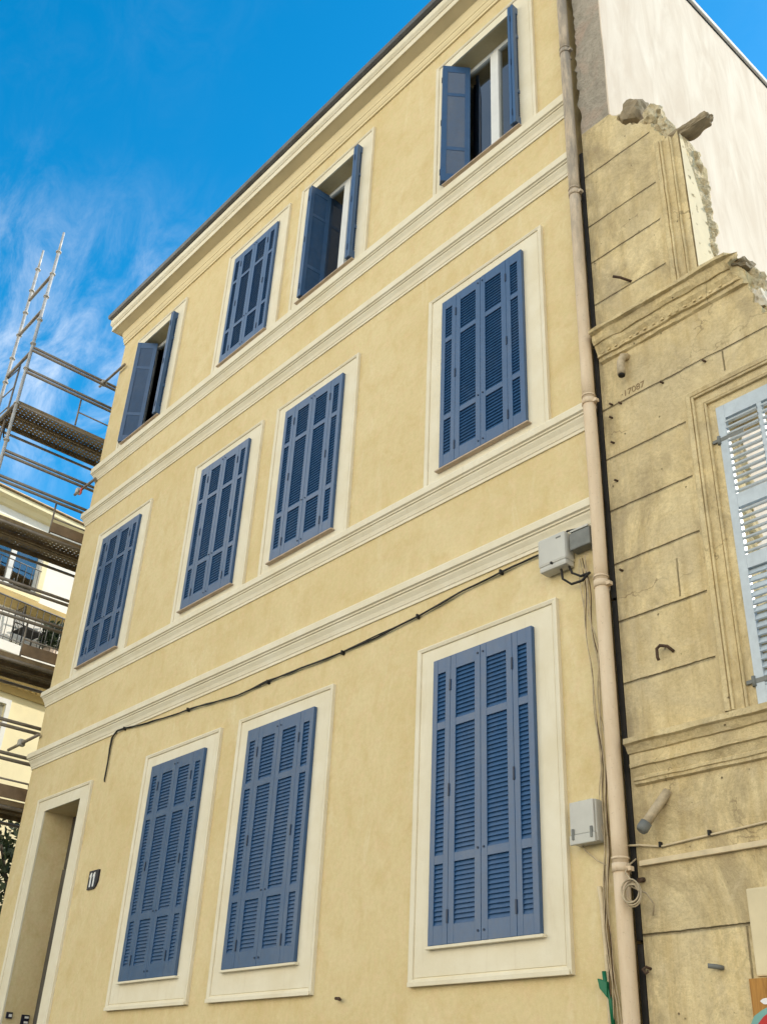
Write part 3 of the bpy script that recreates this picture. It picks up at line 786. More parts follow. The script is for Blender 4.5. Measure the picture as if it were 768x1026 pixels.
# moulded architrave of the window still standing, and the jamb of the lost one above
ap = [(0, .1), (0, -.012), (.06, -.012), (.061, -.034), (.074, -.040), (.08, -.014), (.083, -.014), (.086, -.03), (.15, -.03), (.151, -.052), (.166, -.056), (.172, -.026), (.175, -.026), (.18, -.05), (.21, -.058), (.222, -.05), (.228, -.02), (.24, 0)]
mb = MB(); mb.frame((WX0 + .003, WZ0, WX1 - .003, WZ1 - .003), ap, False, zbot=3.96)
wn = mb.build('window', M['stone'], Rn); shift(wn, world(Rn)); wn['label'] = 'window with pale grey blue louvred shutters in the stone wall'
mb = MB()
q = [(-a - 3.2, y) for a, y in ap[1:]]
rows = []
for i in range(45):
    z = 7.605 + (9.36 - 7.605) * i / 44
    rows.append([mb.bm.verts.new((x + (noise.noise(Vector((x * 9, z * 5, 1))) * .004), y + noise.noise(Vector((x * 20, z * 9, 2))) * .004, z + (noise.noise(Vector((x * 18, 0, 3))) * .06 if i == 44 else 0))) for x, y in q])
for a, b in zip(rows, rows[1:]):
    for k in range(len(q) - 1): mb.bm.faces.new([a[k], a[k + 1], b[k + 1], b[k]])
part(mb, 'broken_jamb', M['stone'], Rn)
# window reveal is smooth pale plaster, broken behind
mb = MB(); n = 40; prev = None
for i in range(n + 1):
    z = 7.62 + (9.34 - 7.62) * i / n; yb = .25 + noise.noise(Vector((3, z * 4, 0))) * .05 + noise.noise(Vector((3, z * 13, 0))) * .03 - max(0, z - 8.5) * .26
    cur = [mb.bm.verts.new((-3.186, -.011, z)), mb.bm.verts.new((-3.186, yb, z)), mb.bm.verts.new((-3.21, yb + .004, z))]
    if prev:
        for k in (0, 1): mb.bm.faces.new([prev[k], prev[k + 1], cur[k + 1], cur[k]])
    prev = cur
part(mb, 'reveal_plaster', M['patch'], Rn)
mb = MB(); prev = None
for i in range(n + 1):
    z = 7.60 + (9.36 - 7.60) * i / n; cur = []
    for k in range(9):
        y = .02 + .38 * k / 8
        s = Vector((y * 14, z * 14, 7)); d = noise.noise(s) * .028 + noise.noise(s * 2.7) * .016
        yy = y + (noise.noise(Vector((z * 7, 2, 1))) * .05 + noise.noise(Vector((z * 21, 2, 1))) * .025 if k == 8 else 0)
        cur.append(mb.bm.verts.new((-3.195 + d + (-.06 * max(0, k - 6) / 2), yy, z)))
    if prev:
        for k in range(8): mb.bm.faces.new([prev[k], prev[k + 1], cur[k + 1], cur[k]])
    prev = cur
part(mb, 'broken_core', M['rubble'], Rn)
# crumbling masonry core along the broken edges: one knobbly strip following the outline
def crest(path, r0, seed, mat):
    P = [Vector(p) for p in path]; pts = []
    for a, b in zip(P, P[1:]):
        k = max(2, int((b - a).length / .012))
        pts += [a.lerp(b, i / k) for i in range(k)]
    pts.append(P[-1])
    mb = MB(); N_ = len(pts); rad = [r0 * (min(1, i / 6, (N_ - 1 - i) / 6) * .9 + .1) for i in range(N_)]
    mb.tube(pts, rad, 26)
    def crk(p):
        q = p * 9 + Vector((seed, 0, 0)); cell = noise.voronoi(q)[0]
        return (.55 - cell[0]) * .085 + noise.noise(p * 6 + Vector((seed, 1, 0))) * .05 + noise.noise(p * 30) * .014 + noise.noise(p * 70) * .007
    mb.bm.normal_update()
    nv = {v: v.normal.copy() for v in mb.bm.verts}
    for v, nn in nv.items(): v.co += nn * crk(v.co)
    for f in mb.bm.faces: f.smooth = False
    return part(mb, 'broken_edge', mat, Rn)
crest([(-3.90, .16, 10.22), (-3.76, .17, 10.00), (-3.62, .17, 9.87), (-3.47, .17, 9.74), (-3.38, .18, 9.52), (-3.30, .18, 9.41), (-3.22, .18, 9.36)], .085, 2.0, M['rubble'])
crest([(-3.23, .27, 9.36), (-3.23, .30, 9.1), (-3.24, .32, 8.7), (-3.24, .33, 8.2), (-3.24, .33, 7.66)], .055, 7.0, M['rubble'])
crest([(-2.93, .15, 7.60), (-2.84, .17, 7.45), (-2.81, .18, 7.2), (-2.68, .18, 6.88), (-2.47, .18, 6.64), (-2.0, .18, 6.66), (-1.4, .18, 6.73), (-.2, .18, 6.62)], .075, 11.0, M['rubble'])
# grey blue shutters
lw, lh = .68, 2.33
FR2 = [0, .047, .335, .385, .615, .65, .945, 1]
def gleaf(x, mirror):
    mb = leaf_bm(lw, lh, .068, tilt=20, pitch=.056, mull=.036, fr=[0, .052, .335, .383, .545, .59, .95, 1], depth=.058, low_tilt=58)
    o = mb.build('shutter_leaf', M['greyblue'], wn); o.location = Vector((x, -.002, WZ0 + .012)) - world(Rn)
    if mirror: o.scale = (-1, 1, 1)
    return o
gleaf(WX0 + .004, False); gleaf(WX1 - .004, True)
for z in (6.0, 4.12):
    mb = MB(); mb.tube([(WX0 - .0, -.022, z - .035), (WX0 - .0, -.022, z + .035)], .014, 8); mb.box((WX0 - .05, -.03, z - .012), (WX0 + .005, -.012, z + .012)); mb.box((WX0 + .005, -.0235, z - .016), (WX0 + .2, -.0215, z + .016))
    o = mb.build('strap_hinge', M['plasticd'], wn); shift(o, world(Rn))
# added dark slab, keeps the view through the lower shutters dark
mb = MB(); mb.box((-3.85, .42, 4.6), (3, 3.2, 4.86)); part(mb, 'dark_backing', M['dark'], Rn)
# loose masonry on the broken edge
thing_mesh(rock(Vector((-3.69, .13, 10.16)), (.115, .12, .135), 3.1, rot=.3, amp=.16), 'broken_stone', M['old'], (-3.69, .13, 10.05), 'rounded grey stone block sitting highest on the broken wall top', 'stone', 'loose stones on the broken wall')  # block and slab: their shade put into a darker weathered colour
thing_mesh(rock(Vector((-3.50, .16, 9.98)), (.085, .1, .10), 8.3, amp=.45), 'broken_stone', M['rubble'], (-3.5, .16, 9.9), 'crumbling ochre rubble lump right of the rounded stone block', 'stone', 'loose stones on the broken wall')
thing_mesh(rock(Vector((-3.40, .16, 9.73)), (.06, .09, .09), 12.7, amp=.45), 'broken_stone', M['rubble'], (-3.4, .16, 9.65), 'small crumbling lump between the rubble and the projecting slab', 'stone', 'loose stones on the broken wall')
thing_mesh(rock(Vector((-3.12, .10, 9.42)), (.20, .075, .05), 21.4, sub=4, rot=R(2), amp=.24), 'broken_stone', M['old'], (-3.15, .17, 9.46), 'long flat stone slab projecting into the air from the broken jamb', 'stone', 'loose stones on the broken wall')
thing_mesh(rock(Vector((-3.82, .1, 10.19)), (.05, .07, .035), 5.4, amp=.4), 'broken_stone', M['chip'], (-3.82, .1, 10.15), 'little pale mortar crumb left of the rounded stone block', 'stone', 'loose stones on the broken wall')
thing_mesh(rock(Vector((-2.78, .12, 7.15)), (.055, .10, .10), 15.2, amp=.4), 'broken_stone', M['chip'], (-2.72, .1, 7.05), 'crumbling lump at the broken right end of the upper cornice', 'stone', 'loose stones on the broken wall')
thing_mesh(rock(Vector((-2.87, .06, 7.52)), (.085, .10, .05), 17.9, amp=.4), 'broken_stone', M['old'], (-2.8, .06, 7.47), 'dark broken lump lying on top of the upper cornice end', 'stone', 'loose stones on the broken wall')

# ironwork and leftovers in the stone wall
def iron(name, pts, r, label, cat, mat='rust', grp=None):
    mb = MB(); mb.tube(pts, r, 8); return thing_mesh(mb, name, M[mat], pts[0], label, cat, grp)
iron('iron_spike', [(-3.84, 0, 8.0), (-3.90, -.07, 8.04), (-3.95, -.11, 8.06)], .012, 'long iron spike sticking out of the stone wall above the upper cornice', 'spike')
iron('iron_hook', [(-3.80, 0, 4.50), (-3.83, -.03, 4.54), (-3.88, -.045, 4.555), (-3.905, -.05, 4.535), (-3.905, -.05, 4.47), (-3.90, -.045, 4.45)], .012, 'bent iron hook in the stone wall left of the grey blue shutter', 'hook')
iron('iron_bolt', [(-3.69, 0, 2.445), (-3.71, -.03, 2.45), (-3.755, -.06, 2.455)], .014, 'grey iron bolt low in the stone wall near the painted board', 'bolt', 'plasticd')
iron('eye_bolt', [(-4.20, 0, 2.47), (-4.215, -.03, 2.48), (-4.235, -.04, 2.465), (-4.215, -.04, 2.44), (-4.20, -.03, 2.455)], .009, 'small eye bolt in the stone edge right of the black duct', 'bolt')
iron('rusty_nail', [(-4.20, 0, 3.01), (-4.215, -.04, 3.0)], .016, 'rusty nail stub beside the wire coil', 'nail')
NAILS = [(-4.14, 6.82, 'in the joint under the curved stub pipe, left one'), (-4.05, 6.785, 'where the joint passes under the carved number'), (-4.15, 6.69, 'just below the joint near the drainpipe'), (-3.64, 6.775, 'in the joint right of the carved number'), (-3.25, 6.77, 'in the joint above the corner of the window moulding'), (-4.155, 6.44, 'one block below the carved number'), (-4.15, 6.07, 'two blocks below the carved number'), (-4.17, 5.27, 'level with the telecom box, on the stone side')]
for x, z, w in NAILS:
    iron('wall_nail', [(x, .0, z), (x - .008, -.02, z + .003), (x - .014, -.028, z + .009)], .009, 'small dark nail ' + w, 'nail', 'rust', 'nails left in the stone wall')
st = iron('stub_pipe', [(-3.955, .0, 7.22), (-3.965, -.05, 7.20), (-3.97, -.075, 7.14), (-3.97, -.08, 7.06), (-3.97, -.08, 7.0)], .034, 'short pale overflow pipe elbow pointing down under the upper cornice', 'pipe', 'cable')
mb = MB(); mb.tube([(-3.97, -.08, 6.998), (-3.97, -.08, 6.985)], .028, 10); part(mb, 'pipe_mouth', M['black'], st)
lpp = iron('waste_pipe', [(-3.955, .0, 3.545), (-4.02, -.06, 3.43), (-4.075, -.12, 3.32)], .032, 'broken beige pipe stub slanting out under the lower ledge', 'pipe', 'cable')
mb = MB(); mb.tube([(-4.068, -.112, 3.335), (-4.088, -.132, 3.295), (-4.097, -.142, 3.277)], [.04, .042, .03], 10); part(mb, 'collar', M['plasticd'], lpp)
# carved number
me = text_mesh('·17087', .085, .002); me.transform(Matrix.Rotation(R(90), 4, 'X'))
o = bpy.data.objects.new('carved_number', me); me.materials.append(M['ink']); C.objects.link(o); o.location = (-3.93, -.001, 6.865)  # numerals drawn in a darker brown on the stone face
tag(o, 'small worn numerals carved in the stone under the curved stub pipe', 'inscription')
# surface wiring on the stone
iron('surface_cable', wob([(-4.33, -.03, 3.235), (-4.2, -.02, 3.225), (-4.04, -.015, 3.195), (-3.67, -.015, 3.215), (-3.29, -.015, 3.235), (-2.5, -.015, 3.25), (1.5, -.015, 3.25)], .006, 6, 2), .007, 'thin cream cable tacked along the stone above the trunking', 'cable', 'cablew')
for i, x in enumerate((-4.04, -3.67)):
    mb = MB(); mb.box((x - .008, -.03, 3.19 + i * .02), (x + .008, -.002, 3.225 + i * .02), bev=.003)
    thing_mesh(mb, 'cable_clip', M['black'], (x, 0, 3.2), ('left' if i == 0 else 'right') + ' hand black clip holding the thin cream cable on the stone', 'clip', 'clips on the thin cream cable')
mb = MB(); mb.hexa([(-4.21, -.03, 3.09), (2.0, -.03, 3.13), (2.0, 0, 3.13), (-4.21, 0, 3.09), (-4.21, -.03, 3.125), (2.0, -.03, 3.17), (2.0, 0, 3.17), (-4.21, 0, 3.125)], .004)
thing_mesh(mb, 'cable_trunking', M['cablew'], (-4.2, 0, 3.1), 'cream plastic trunking running along the stone wall under the thin cable', 'trunking')
# patched stone and painted board
mb = MB(); mb.box((-3.47, -.018, 2.384), (-1.9, .01, 2.87), bev=.012)
thing_mesh(mb, 'cream_panel', M['patch'], (-2.7, 0, 2.384), 'blank cream panel fixed on the stone wall above the painted board', 'panel')
bd = empty('painted_board', (-2.7, -.03, 1.2), 'varnished wooden board with red white and turquoise paint at the foot of the stone wall', 'board')
mb = MB(); mb.box((-3.505, -.045, 1.2), (-1.9, -.004, 2.372), bev=.003); part(mb, 'board_panel', M['board'], bd)
def blob(cx, cz, rx, rz, y, seed, a0=0, a1=2 * math.pi):
    pts = []
    for i in range(28):
        t = a0 + (a1 - a0) * i / 28; k = 1 + .18 * noise.noise(Vector((math.cos(t) * 1.5 + seed, math.sin(t) * 1.5, 0)))
        pts.append((cx + rx * k * math.cos(t), cz + rz * k * math.sin(t)))
    mb = MB(); wall_poly(mb, pts, [], y, -.044); return mb
part(blob(-3.28, 2.005, .265, .265, -.048, 2), 'turquoise_patch', M['turq'], bd)
part(blob(-3.285, 1.985, .245, .238, -.0495, 5), 'red_patch', M['redp'], bd)
part(blob(-3.40, 2.25, .045, .016, -.0495, 9), 'white_patch', M['whitep'], bd)

# ------------------------------------------------------------------ scaffold along the left gable
SXR, SXL, SY = -15.1, -16.08, -1.46
Sc = empty('scaffold', (-15.6, SY, gz(-15.6)), 'galvanised tube scaffold with perforated decks left of the ochre house', 'scaffold')
def tube(name, a, b, r=.030, mat=None, n=10):
    mat = mat or ('steel' if name in ('standard', 'spigot') else 'tubedark')  # sun and shade on the tubes put into colour: pale standards, rustier dark ledgers
    mb = MB(); mb.tube([a, b], r, n); return part(mb, name, M[mat], Sc)
def ros(x, y, z):
    mb = MB(); mb.tube([(x, y, z - .012), (x, y, z + .012)], .052, 10); mb.tube([(x, y, z - .035), (x, y, z + .035)], .033, 10); return mb
bays = [SY, SY + 2.57, SY + 5.14]
for yi, y in enumerate(bays):
    for x, top in ((SXR, 15.82), (SXL, 16.05)):
        tp = top if yi == 0 else 13.4
        p = tube('standard', (x, y, gz(x)), (x, y, tp - .5)); tube('spigot', (x, y, tp - .5), (x, y, tp), .022)
        if yi == 0:
            z = tp - .5
            while z > 5:
                o = ros(x, y, z).build('rosette', M['steel'], p); shift(o, world(Sc)); z -= (.55 if z > 13 else .75)
DZ = [11.93, 9.75, 7.56, 5.4]
for z in DZ:
    for x in (SXR, SXL):
        for a, b in zip(bays, bays[1:]):
            for k in ((.55, .64, 1.03, 1.12) if x == SXR else ()): tube('ledger', (x + .03 * (k in (.55, 1.03)), a, z + k), (x + .03 * (k in (.55, 1.03)), b, z + k), .026)
            tube('ledger', (x, a, z - .12), (x, b, z - .12), .0245)
    for y in bays: 
        tube('transom', (SXL, y, z - .1), (SXR, y, z - .1)); tube('transom', (SXL, y, z + 1.0), (SXR, y, z + 1.0))
    for a, b in zip(bays, bays[1:]):
        for x0, x1 in ((SXL + .06, SXL + .46), (SXL + .50, SXL + .92)):
            mb = MB(); w2 = (x1 - x0) / 2; L = b - a - .06
            mb.box((-w2, 0, -.004), (w2, L, .004)); mb.box((-w2, 0, -.07), (-w2 + .008, L, -.0045)); mb.box((w2 - .008, 0, -.07), (w2, L, -.0045)); mb.box((-w2 + .0085, 0, -.072), (-w2 + .035, L, -.066)); mb.box((w2 - .035, 0, -.072), (w2 - .0085, L, -.066))
            o = mb.build('deck', M['deck'], Sc); o.location = Vector(((x0 + x1) / 2, a + .03, z)) - world(Sc)
    # gate post, mid rail and toe board past the end bay
    tube('guard_post', (SXR - .03, -.38, z), (SXR - .03, -.38, z + .55), .016); tube('guard_rail', (SXR - .03, -.38, z + .28), (SXR - .03, bays[1], z + .28), .014)
    if z > 11: continue
    mb = MB(); mb.box((SXR - .04, -.38, z + .02), (SXR - .012, bays[2], z + .2)); part(mb, 'toe_board', M['wood'], Sc)
# ladder frame and end bracing
tube('ladder_stile', (SXL + .42, SY + .05, gz(-15.6)), (SXL + .42, SY + .05, 13.0), .018)
z = 12.9
while z > 5:
    tube('ladder_rung', (SXL, SY + .03, z), (SXL + .42, SY + .05, z + .02), .012); z -= .42
tube('transom', (SXL, SY, 14.75), (SXR, SY, 14.75)); tube('transom', (SXL, SY, 13.9), (SXR, SY, 13.9))
tube('brace', (SXL, SY - .03, 11.9), (SXR, SY - .03, 9.9), .02); tube('brace', (SXL, SY - .03, 9.7), (SXR, SY - .03, 7.7), .02)
mb = MB(); mb.tube([(SXL + .55 - .2 * math.cos(t), SY + .1, 11.72 - .34 * math.sin(t)) for t in [math.pi * k / 14 for k in range(15)]], .014, 8); part(mb, 'hanging_loop', M['black'], Sc)
# ties that reach the wall
for z, x1, y in ((13.02, -14.33, -.05), (10.69, -14.52, -.05), (6.25, -14.52, -.05)):
    tube('wall_tie', (SXR - .12 - (.3 if z < 7 else 0), y - .02, z - .03), (x1, y, z), .024)
    mb = MB(); mb.box((SXR - .045, y - .06, z - .055), (SXR + .045, y + .04, z + .045), bev=.015); part(mb, 'coupler', M['steel'], Sc)
mb = MB(); mb.box((SXR + .15, -.10, 10.53), (SXR + .2, -.09, 10.66)); part(mb, 'warning_tape', M['red'], Sc)

# ------------------------------------------------------------------ building across the side street
LB = empty('apartment_building', (-20, .13, 0), 'cream apartment building with a balcony behind the scaffold', 'building', rz=math.atan2(.992, -.127))
def lp_(mb, name, mat, **k): return mb.build(name, mat, LB, **k)
mb = MB(); wall_poly(mb, [(-9, 8.95), (7, 8.95), (7, 12.7), (-9, 12.7)], [[(.05, 10.95), (1.36, 10.95), (1.36, 12.3), (.05, 12.3)], [(-2.6, 10.95), (-1.3, 10.95), (-1.3, 12.3), (-2.6, 12.3)], [(3.4, 10.95), (4.7, 10.95), (4.7, 12.3), (3.4, 12.3)]], 0, .3); lp_(mb, 'upper_wall', M['lbwall'])
mb = MB(); wall_poly(mb, [(-9, 0), (7, 0), (7, 8.94), (-9, 8.94)], [[(.2, 6.6), (1.3, 6.6), (1.3, 8.5), (.2, 8.5)], [(-2.6, 6.6), (-1.5, 6.6), (-1.5, 8.5), (-2.6, 8.5)]], .01, .3); lp_(mb, 'lower_wall', M['lbyellow'])
mb = MB(); mb.box((-9, .31, 0), (7, .5, 12.7)); mb.box((-9, .31, 0), (-8.8, 8, 12.7)); mb.box((6.8, .31, 0), (7, 8, 12.7)); mb.box((-9, 7.8, 0), (7, 8, 12.7)); lp_(mb, 'inner_wall', M['dark'])
mb = MB(); mb.profx([(0, 12.62), (-.08, 12.64), (-.14, 12.72), (-.26, 12.76), (-.26, 12.86), (0, 12.88)], -9, 7); lp_(mb, 'eave', M['lbyellow'])
mb = MB(); mb.hexa([(-9, -.32, 12.885), (7, -.32, 12.885), (7, 8, 12.885), (-9, 8, 12.885), (-9, -.3, 12.915), (7, -.3, 12.915), (7, 4, 13.6), (-9, 4, 13.6)])
for i in range(70):
    x = -8.9 + i * .226; mb.tube([(x, -.1, 12.965), (x, 3.9, 13.62)], .055, 8)
lp_(mb, 'roof', M['tile'])
for x0 in (.05, -2.6, 3.4):
    w = MB(); z0, z1 = 10.95, 12.3; x1 = x0 + 1.31
    for a, b in (((x0, .08, z0), (x0 + .07, .14, z1)), ((x1 - .07, .08, z0), (x1, .14, z1)), ((x0, .08, z1 - .07), (x1, .14, z1)), ((x0, .08, z0), (x1, .14, z0 + .07)), (((x0 + x1) / 2 - .06, .07, z0), ((x0 + x1) / 2 + .06, .14, z1))): w.box(a, b)
    wf = lp_(w, 'window', M['white'])
    m2 = MB(); m2.box((x0 + .05, .10, z0 + .05), (x1 - .05, .108, z1 - .05)); m2.build('window_pane', M['glass'], wf)
    m2 = MB(); m2.frame((x0, z0, x1, z1), [(0, 0), (0, -.02), (.12, -.02), (.12, 0)]); m2.build('window_trim', M['lbyellow'], wf)
    m2 = MB()
    for k in range(9): m2.tube([(x0 + .05 + k * .15, -.05, z0), (x0 + .05 + k * .15, -.05, z0 + .55)], .008, 6)
    m2.tube([(x0, -.05, z0 + .55), (x1, -.05, z0 + .55)], .012, 6); m2.build('window_guard', M['zinc'], wf)
mb = MB(); mb.profx([(0, 10.47), (-.07, 10.49), (-.12, 10.56), (-.2, 10.62), (-.2, 10.72), (0, 10.74)], -9, 7); lp_(mb, 'ledge', M['lbgold'])
mb = MB(); mb.box((-9, -.62, 9.30), (7, 0, 9.5)); bal = lp_(mb, 'balcony', M['lbwall'])
mb = MB()
for k in range(107): mb.tube([(-9 + .15 * k, -.58, 9.5), (-9 + .15 * k, -.58, 10.42)], .008, 5)
mb.tube([(-9, -.58, 10.42), (7, -.58, 10.42)], .018, 6); mb.tube([(-9, -.58, 9.58), (7, -.58, 9.58)], .012, 6); mb.build('railing', M['zinc'], bal)
mb = MB(); mb.profx([(0, 8.72), (-.05, 8.72), (-.1, 8.82), (-.22, 8.9), (-.22, 9.0), (0, 9.03)], -9, 7)
for k in range(110): mb.box((-8.9 + k * .145, -.19, 8.825), (-8.83 + k * .145, -.11, 8.895))
lp_(mb, 'dentil_cornice', M['lbgold'])
for x0 in (.2, -2.6):
    w = MB(); x1 = x0 + 1.1; z0, z1 = 6.6, 8.5
    for a, b in (((x0, .08, z0), (x0 + .07, .14, z1)), ((x1 - .07, .08, z0), (x1, .14, z1)), ((x0, .08, z1 - .07), (x1, .14, z1)), ((x0, .08, z0), (x1, .14, z0 + .07)), (((x0 + x1) / 2 - .06, .07, z0), ((x0 + x1) / 2 + .06, .14, z1))): w.box(a, b)
    wf = lp_(w, 'window', M['white']); m2 = MB(); m2.box((x0 + .05, .10, z0 + .05), (x1 - .05, .108, z1 - .05)); m2.build('window_pane', M['glass'], wf)
    m2 = MB(); m2.frame((x0, z0, x1, z1), [(0, 0.01), (0, -.02), (.1, -.02), (.1, 0.01)]); m2.build('window_trim', M['white'], wf)

u = Vector((-.127, .992, 0)); outw = Vector((.992, .127, 0))
def lbp(s, o, z): p = Vector((-20, .13, 0)) + u * s + outw * o; return Vector((p.x, p.y, z))
# balcony furniture
pc = lbp(1.82, .28, 9.5)
pp = empty('potted_plant', pc, 'dark bushy potted plant on the balcony across the side street', 'plant')
mb = MB(); mb.tube([pc, pc + Vector((0, 0, .28))], [.12, .16], 12); part(mb, 'pot', M['terracotta'], pp)
def leaves(center, rad, n, size, seed, hole=.1):
    rnd = random.Random(seed); mb = MB(); k = 0
    while k < n:
        p = Vector((rnd.uniform(-1, 1), rnd.uniform(-1, 1), rnd.uniform(-1, 1)))
        if p.length > 1: continue
        if noise.noise(p * 2.6 + Vector((seed, 0, 0))) < hole - .1: 
            if rnd.random() < .85: continue
        c = center + Vector((p.x * rad[0], p.y * rad[1], p.z * rad[2]))
        a = Vector((rnd.gauss(0, 1), rnd.gauss(0, 1), rnd.gauss(0, .7))).normalized(); b = a.orthogonal().normalized()
        b.rotate(Matrix.Rotation(rnd.uniform(0, 6.28), 3, a)); cc = a.cross(b)
        s = size * rnd.uniform(.6, 1.3)
        mb.poly([c - b * s, c - cc * s * .45 + a * s * .1, c + b * s, c + cc * s * .45 + a * s * .1]); k += 1
    return mb
part(leaves(pc + Vector((0, 0, .58)), (.26, .26, .34), 420, .075, 4), 'foliage', M['leaf'], pp)
cc = lbp(1.25, .3, 9.5)
ch = empty('balcony_chair', cc, 'black metal chair on the balcony next to the potted plant', 'chair')
def cpt(s, o, z): return cc + u * s + outw * o + Vector((0, 0, z))
for s, o in ((-.22, -.2), (.22, -.2), (-.22, .2), (.22, .2)):
    mb = MB(); mb.tube([cpt(s, o, 0), cpt(s, o, .45)], .014, 6); part(mb, 'leg', M['black'], ch)
mb = MB(); mb.hexa([cpt(-.24, -.22, .44), cpt(.24, -.22, .44), cpt(.24, .22, .44), cpt(-.24, .22, .44), cpt(-.24, -.22, .47), cpt(.24, -.22, .47), cpt(.24, .22, .47), cpt(-.24, .22, .47)]); part(mb, 'seat', M['black'], ch)
mb = MB(); mb.tube([cpt(-.24, -.2, .45), cpt(-.28, -.2, .9), cpt(-.28, .2, .9), cpt(-.24, .2, .45)], .014, 6)
for k in range(6): mb.tube([cpt(-.25, -.15 + k * .06, .47), cpt(-.28, -.15 + k * .06, .9)], .008, 5)
part(mb, 'backrest', M['black'], ch)
for s in (-1, 1):
    mb = MB(); mb.tube([cpt(-.26, .22 * s, .68), cpt(.2, .24 * s, .68), cpt(.22, .22 * s, .45)], .013, 6); part(mb, 'armrest', M['black'], ch)
# tree in the side street
tc = lbp(2.0, 1.6, gz(-18.5))
tr = empty('street_tree', tc, 'dark leafy tree at the foot of the cream apartment building', 'tree')
mb = MB(); mb.tube([tc, tc + Vector((.05, 0, 1.5)), tc + Vector((0, .1, 3.2))], [.16, .12, .08], 10)
for k in range(7):
    a = k * 2.3; e = tc + Vector((math.cos(a) * 1.0, math.sin(a) * 1.0, 4.0 + .25 * k)); mb.tube([tc + Vector((.03, .03, 1.9 + .18 * k)), tc.lerp(e, .55) + Vector((0, 0, .9)), e], [.06, .04, .015], 6)
part(mb, 'trunk', M['bark'], tr)
part(leaves(Vector((tc.x, tc.y, 4.7)), (1.5, 1.5, 1.9), 5200, .085, 9, .12), 'crown', M['leaf'], tr)

# ------------------------------------------------------------------ sky, sun, camera
SUN = Vector((.30, .80, .45)).normalized()
W = bpy.data.worlds.new('World'); S.world = W; W.use_nodes = True
nt = W.node_tree; N = nt.nodes; L = nt.links; bg = N['Background']
sky = N.new('ShaderNodeTexSky'); sky.sky_type = 'NISHITA'; sky.sun_disc = False
sky.sun_elevation = math.asin(SUN.z); sky.sun_rotation = math.atan2(SUN.x, SUN.y)
sky.altitude = 50; sky.air_density = 1.0; sky.dust_density = .35; sky.ozone_density = 2.5
hs = N.new('ShaderNodeHueSaturation'); hs.inputs['Saturation'].default_value = 1.42; hs.inputs['Hue'].default_value = .487; hs.inputs['Value'].default_value = 1.0
L.new(sky.outputs[0], hs.inputs['Color'])
tcx = N.new('ShaderNodeTexCoord')
def wn(op, a, b=None):
    x = N.new('ShaderNodeMath'); x.operation = op
    for i, v in enumerate((a, b)):
        if v is None: continue
        if isinstance(v, (int, float)): x.inputs[i].default_value = v
        else: L.new(v, x.inputs[i])
    return x.outputs[0]
def wnoise(scale, rot, sc, det, rough, dist, a, b):
    mp = N.new('ShaderNodeMapping'); mp.inputs['Scale'].default_value = scale; mp.inputs['Rotation'].default_value = rot; L.new(tcx.outputs['Generated'], mp.inputs['Vector'])
    nz = N.new('ShaderNodeTexNoise'); nz.inputs['Scale'].default_value = sc; nz.inputs['Detail'].default_value = det; nz.inputs['Roughness'].default_value = rough; nz.inputs['Distortion'].default_value = dist
    L.new(mp.outputs[0], nz.inputs['Vector']); mr = N.new('ShaderNodeMapRange'); mr.interpolation_type = 'SMOOTHSTEP'; L.new(nz.outputs['Fac'], mr.inputs[0]); mr.inputs[1].default_value = a; mr.inputs[2].default_value = b
    return mr.outputs[0]
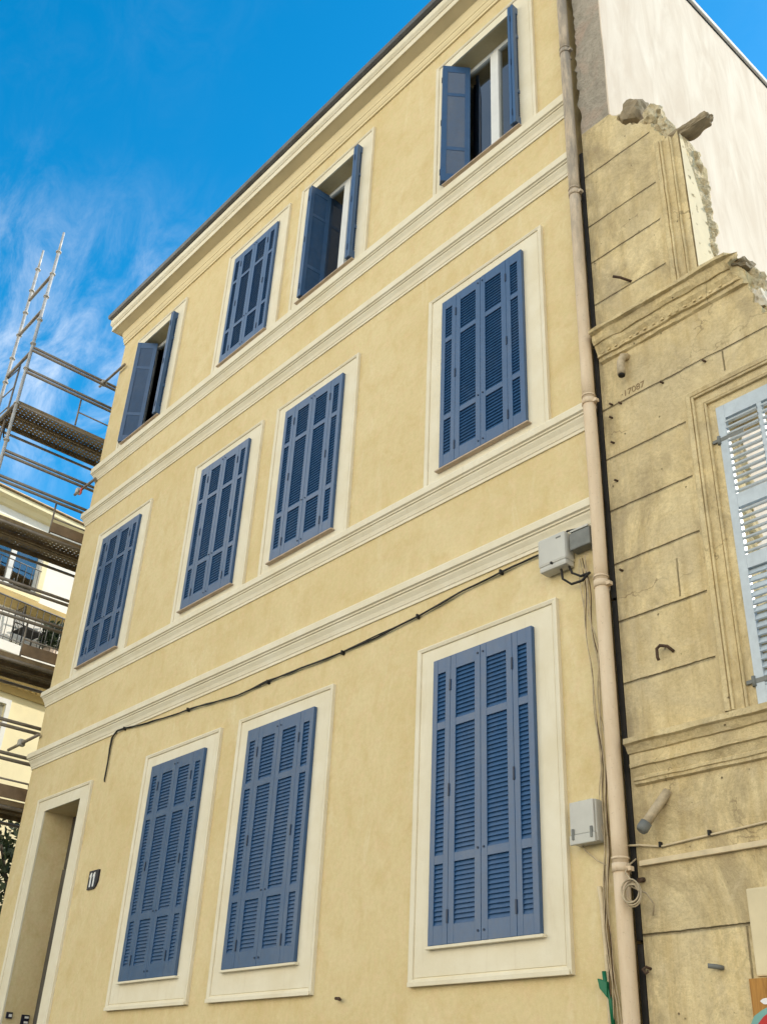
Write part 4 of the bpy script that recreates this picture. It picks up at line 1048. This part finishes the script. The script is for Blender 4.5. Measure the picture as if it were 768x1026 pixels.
# thin cirrus over most of the sky, plus unseen warm cloud added behind the camera to light the facade
wisps = wn('MULTIPLY', wnoise((1.0, 1.0, 1.0), (.3, .2, .1), 3.0, 4, .55, .3, .34, .60), wnoise((1.4, 1.9, 1.0), (.5, .9, .4), 11, 10, .68, .6, .34, .84))
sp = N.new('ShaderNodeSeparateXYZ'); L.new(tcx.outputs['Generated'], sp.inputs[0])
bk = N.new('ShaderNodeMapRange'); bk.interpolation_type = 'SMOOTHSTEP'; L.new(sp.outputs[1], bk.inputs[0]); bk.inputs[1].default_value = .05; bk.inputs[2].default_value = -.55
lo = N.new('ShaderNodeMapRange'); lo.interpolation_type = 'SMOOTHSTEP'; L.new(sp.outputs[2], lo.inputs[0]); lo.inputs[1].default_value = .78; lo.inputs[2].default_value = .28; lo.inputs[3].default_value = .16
fill_veil = wn('MULTIPLY', wn('MULTIPLY', bk.outputs[0], lo.outputs[0]), wnoise((1, 1, 2), (0, 0, 0), 2.5, 6, .6, .3, .2, .6))
hi = N.new('ShaderNodeMapRange'); hi.interpolation_type = 'SMOOTHSTEP'; L.new(sp.outputs[2], hi.inputs[0]); hi.inputs[1].default_value = .745; hi.inputs[2].default_value = .57; hi.inputs[3].default_value = .03
def mixc(f, a, col):
    mx = N.new('ShaderNodeMix'); mx.data_type = 'RGBA'; mx.inputs[7].default_value = col + (1,); L.new(f, mx.inputs[0]); L.new(a, mx.inputs[6]); return mx.outputs[2]
c1 = mixc(wn('MULTIPLY', wn('MULTIPLY', wisps, hi.outputs[0]), .42), hs.outputs[0], (6.6, 6.2, 5.6))
c2 = mixc(wn('MULTIPLY', fill_veil, .95), c1, (11.1, 9.95, 7.75))
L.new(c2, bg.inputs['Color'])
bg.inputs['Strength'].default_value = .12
su = bpy.data.lights.new('sun', 'SUN'); su.energy = 2.0; su.angle = R(.5); su.color = (1, .93, .82)
so = bpy.data.objects.new('sun', su); C.objects.link(so); so.rotation_euler = (-SUN).to_track_quat('-Z', 'Y').to_euler(); so.location = (20, 30, 30)

cam = bpy.data.cameras.new('camera'); co_ = bpy.data.objects.new('camera', cam); C.objects.link(co_); S.camera = co_
RW = [[0.6631101755073866, -0.35464925434445677, -0.659172816135104], [0.747171447672593, 0.36648775509033255, 0.5544560876676257], [0.044941327543858565, -0.8601805809025039, 0.5080055563838121]]
co_.matrix_world = Matrix(((RW[0][0], -RW[0][1], -RW[0][2], 0), (RW[1][0], -RW[1][1], -RW[1][2], -5.917), (RW[2][0], -RW[2][1], -RW[2][2], 1.55), (0, 0, 0, 1)))
cam.sensor_fit = 'VERTICAL'; cam.sensor_height = 24; cam.lens = 24 * 1040.9 / 1026; cam.clip_end = 2000; cam.clip_start = .05
S.view_settings.view_transform = 'Standard'; S.view_settings.look = 'None'; S.view_settings.gamma = 1; S.view_settings.exposure = 1.32
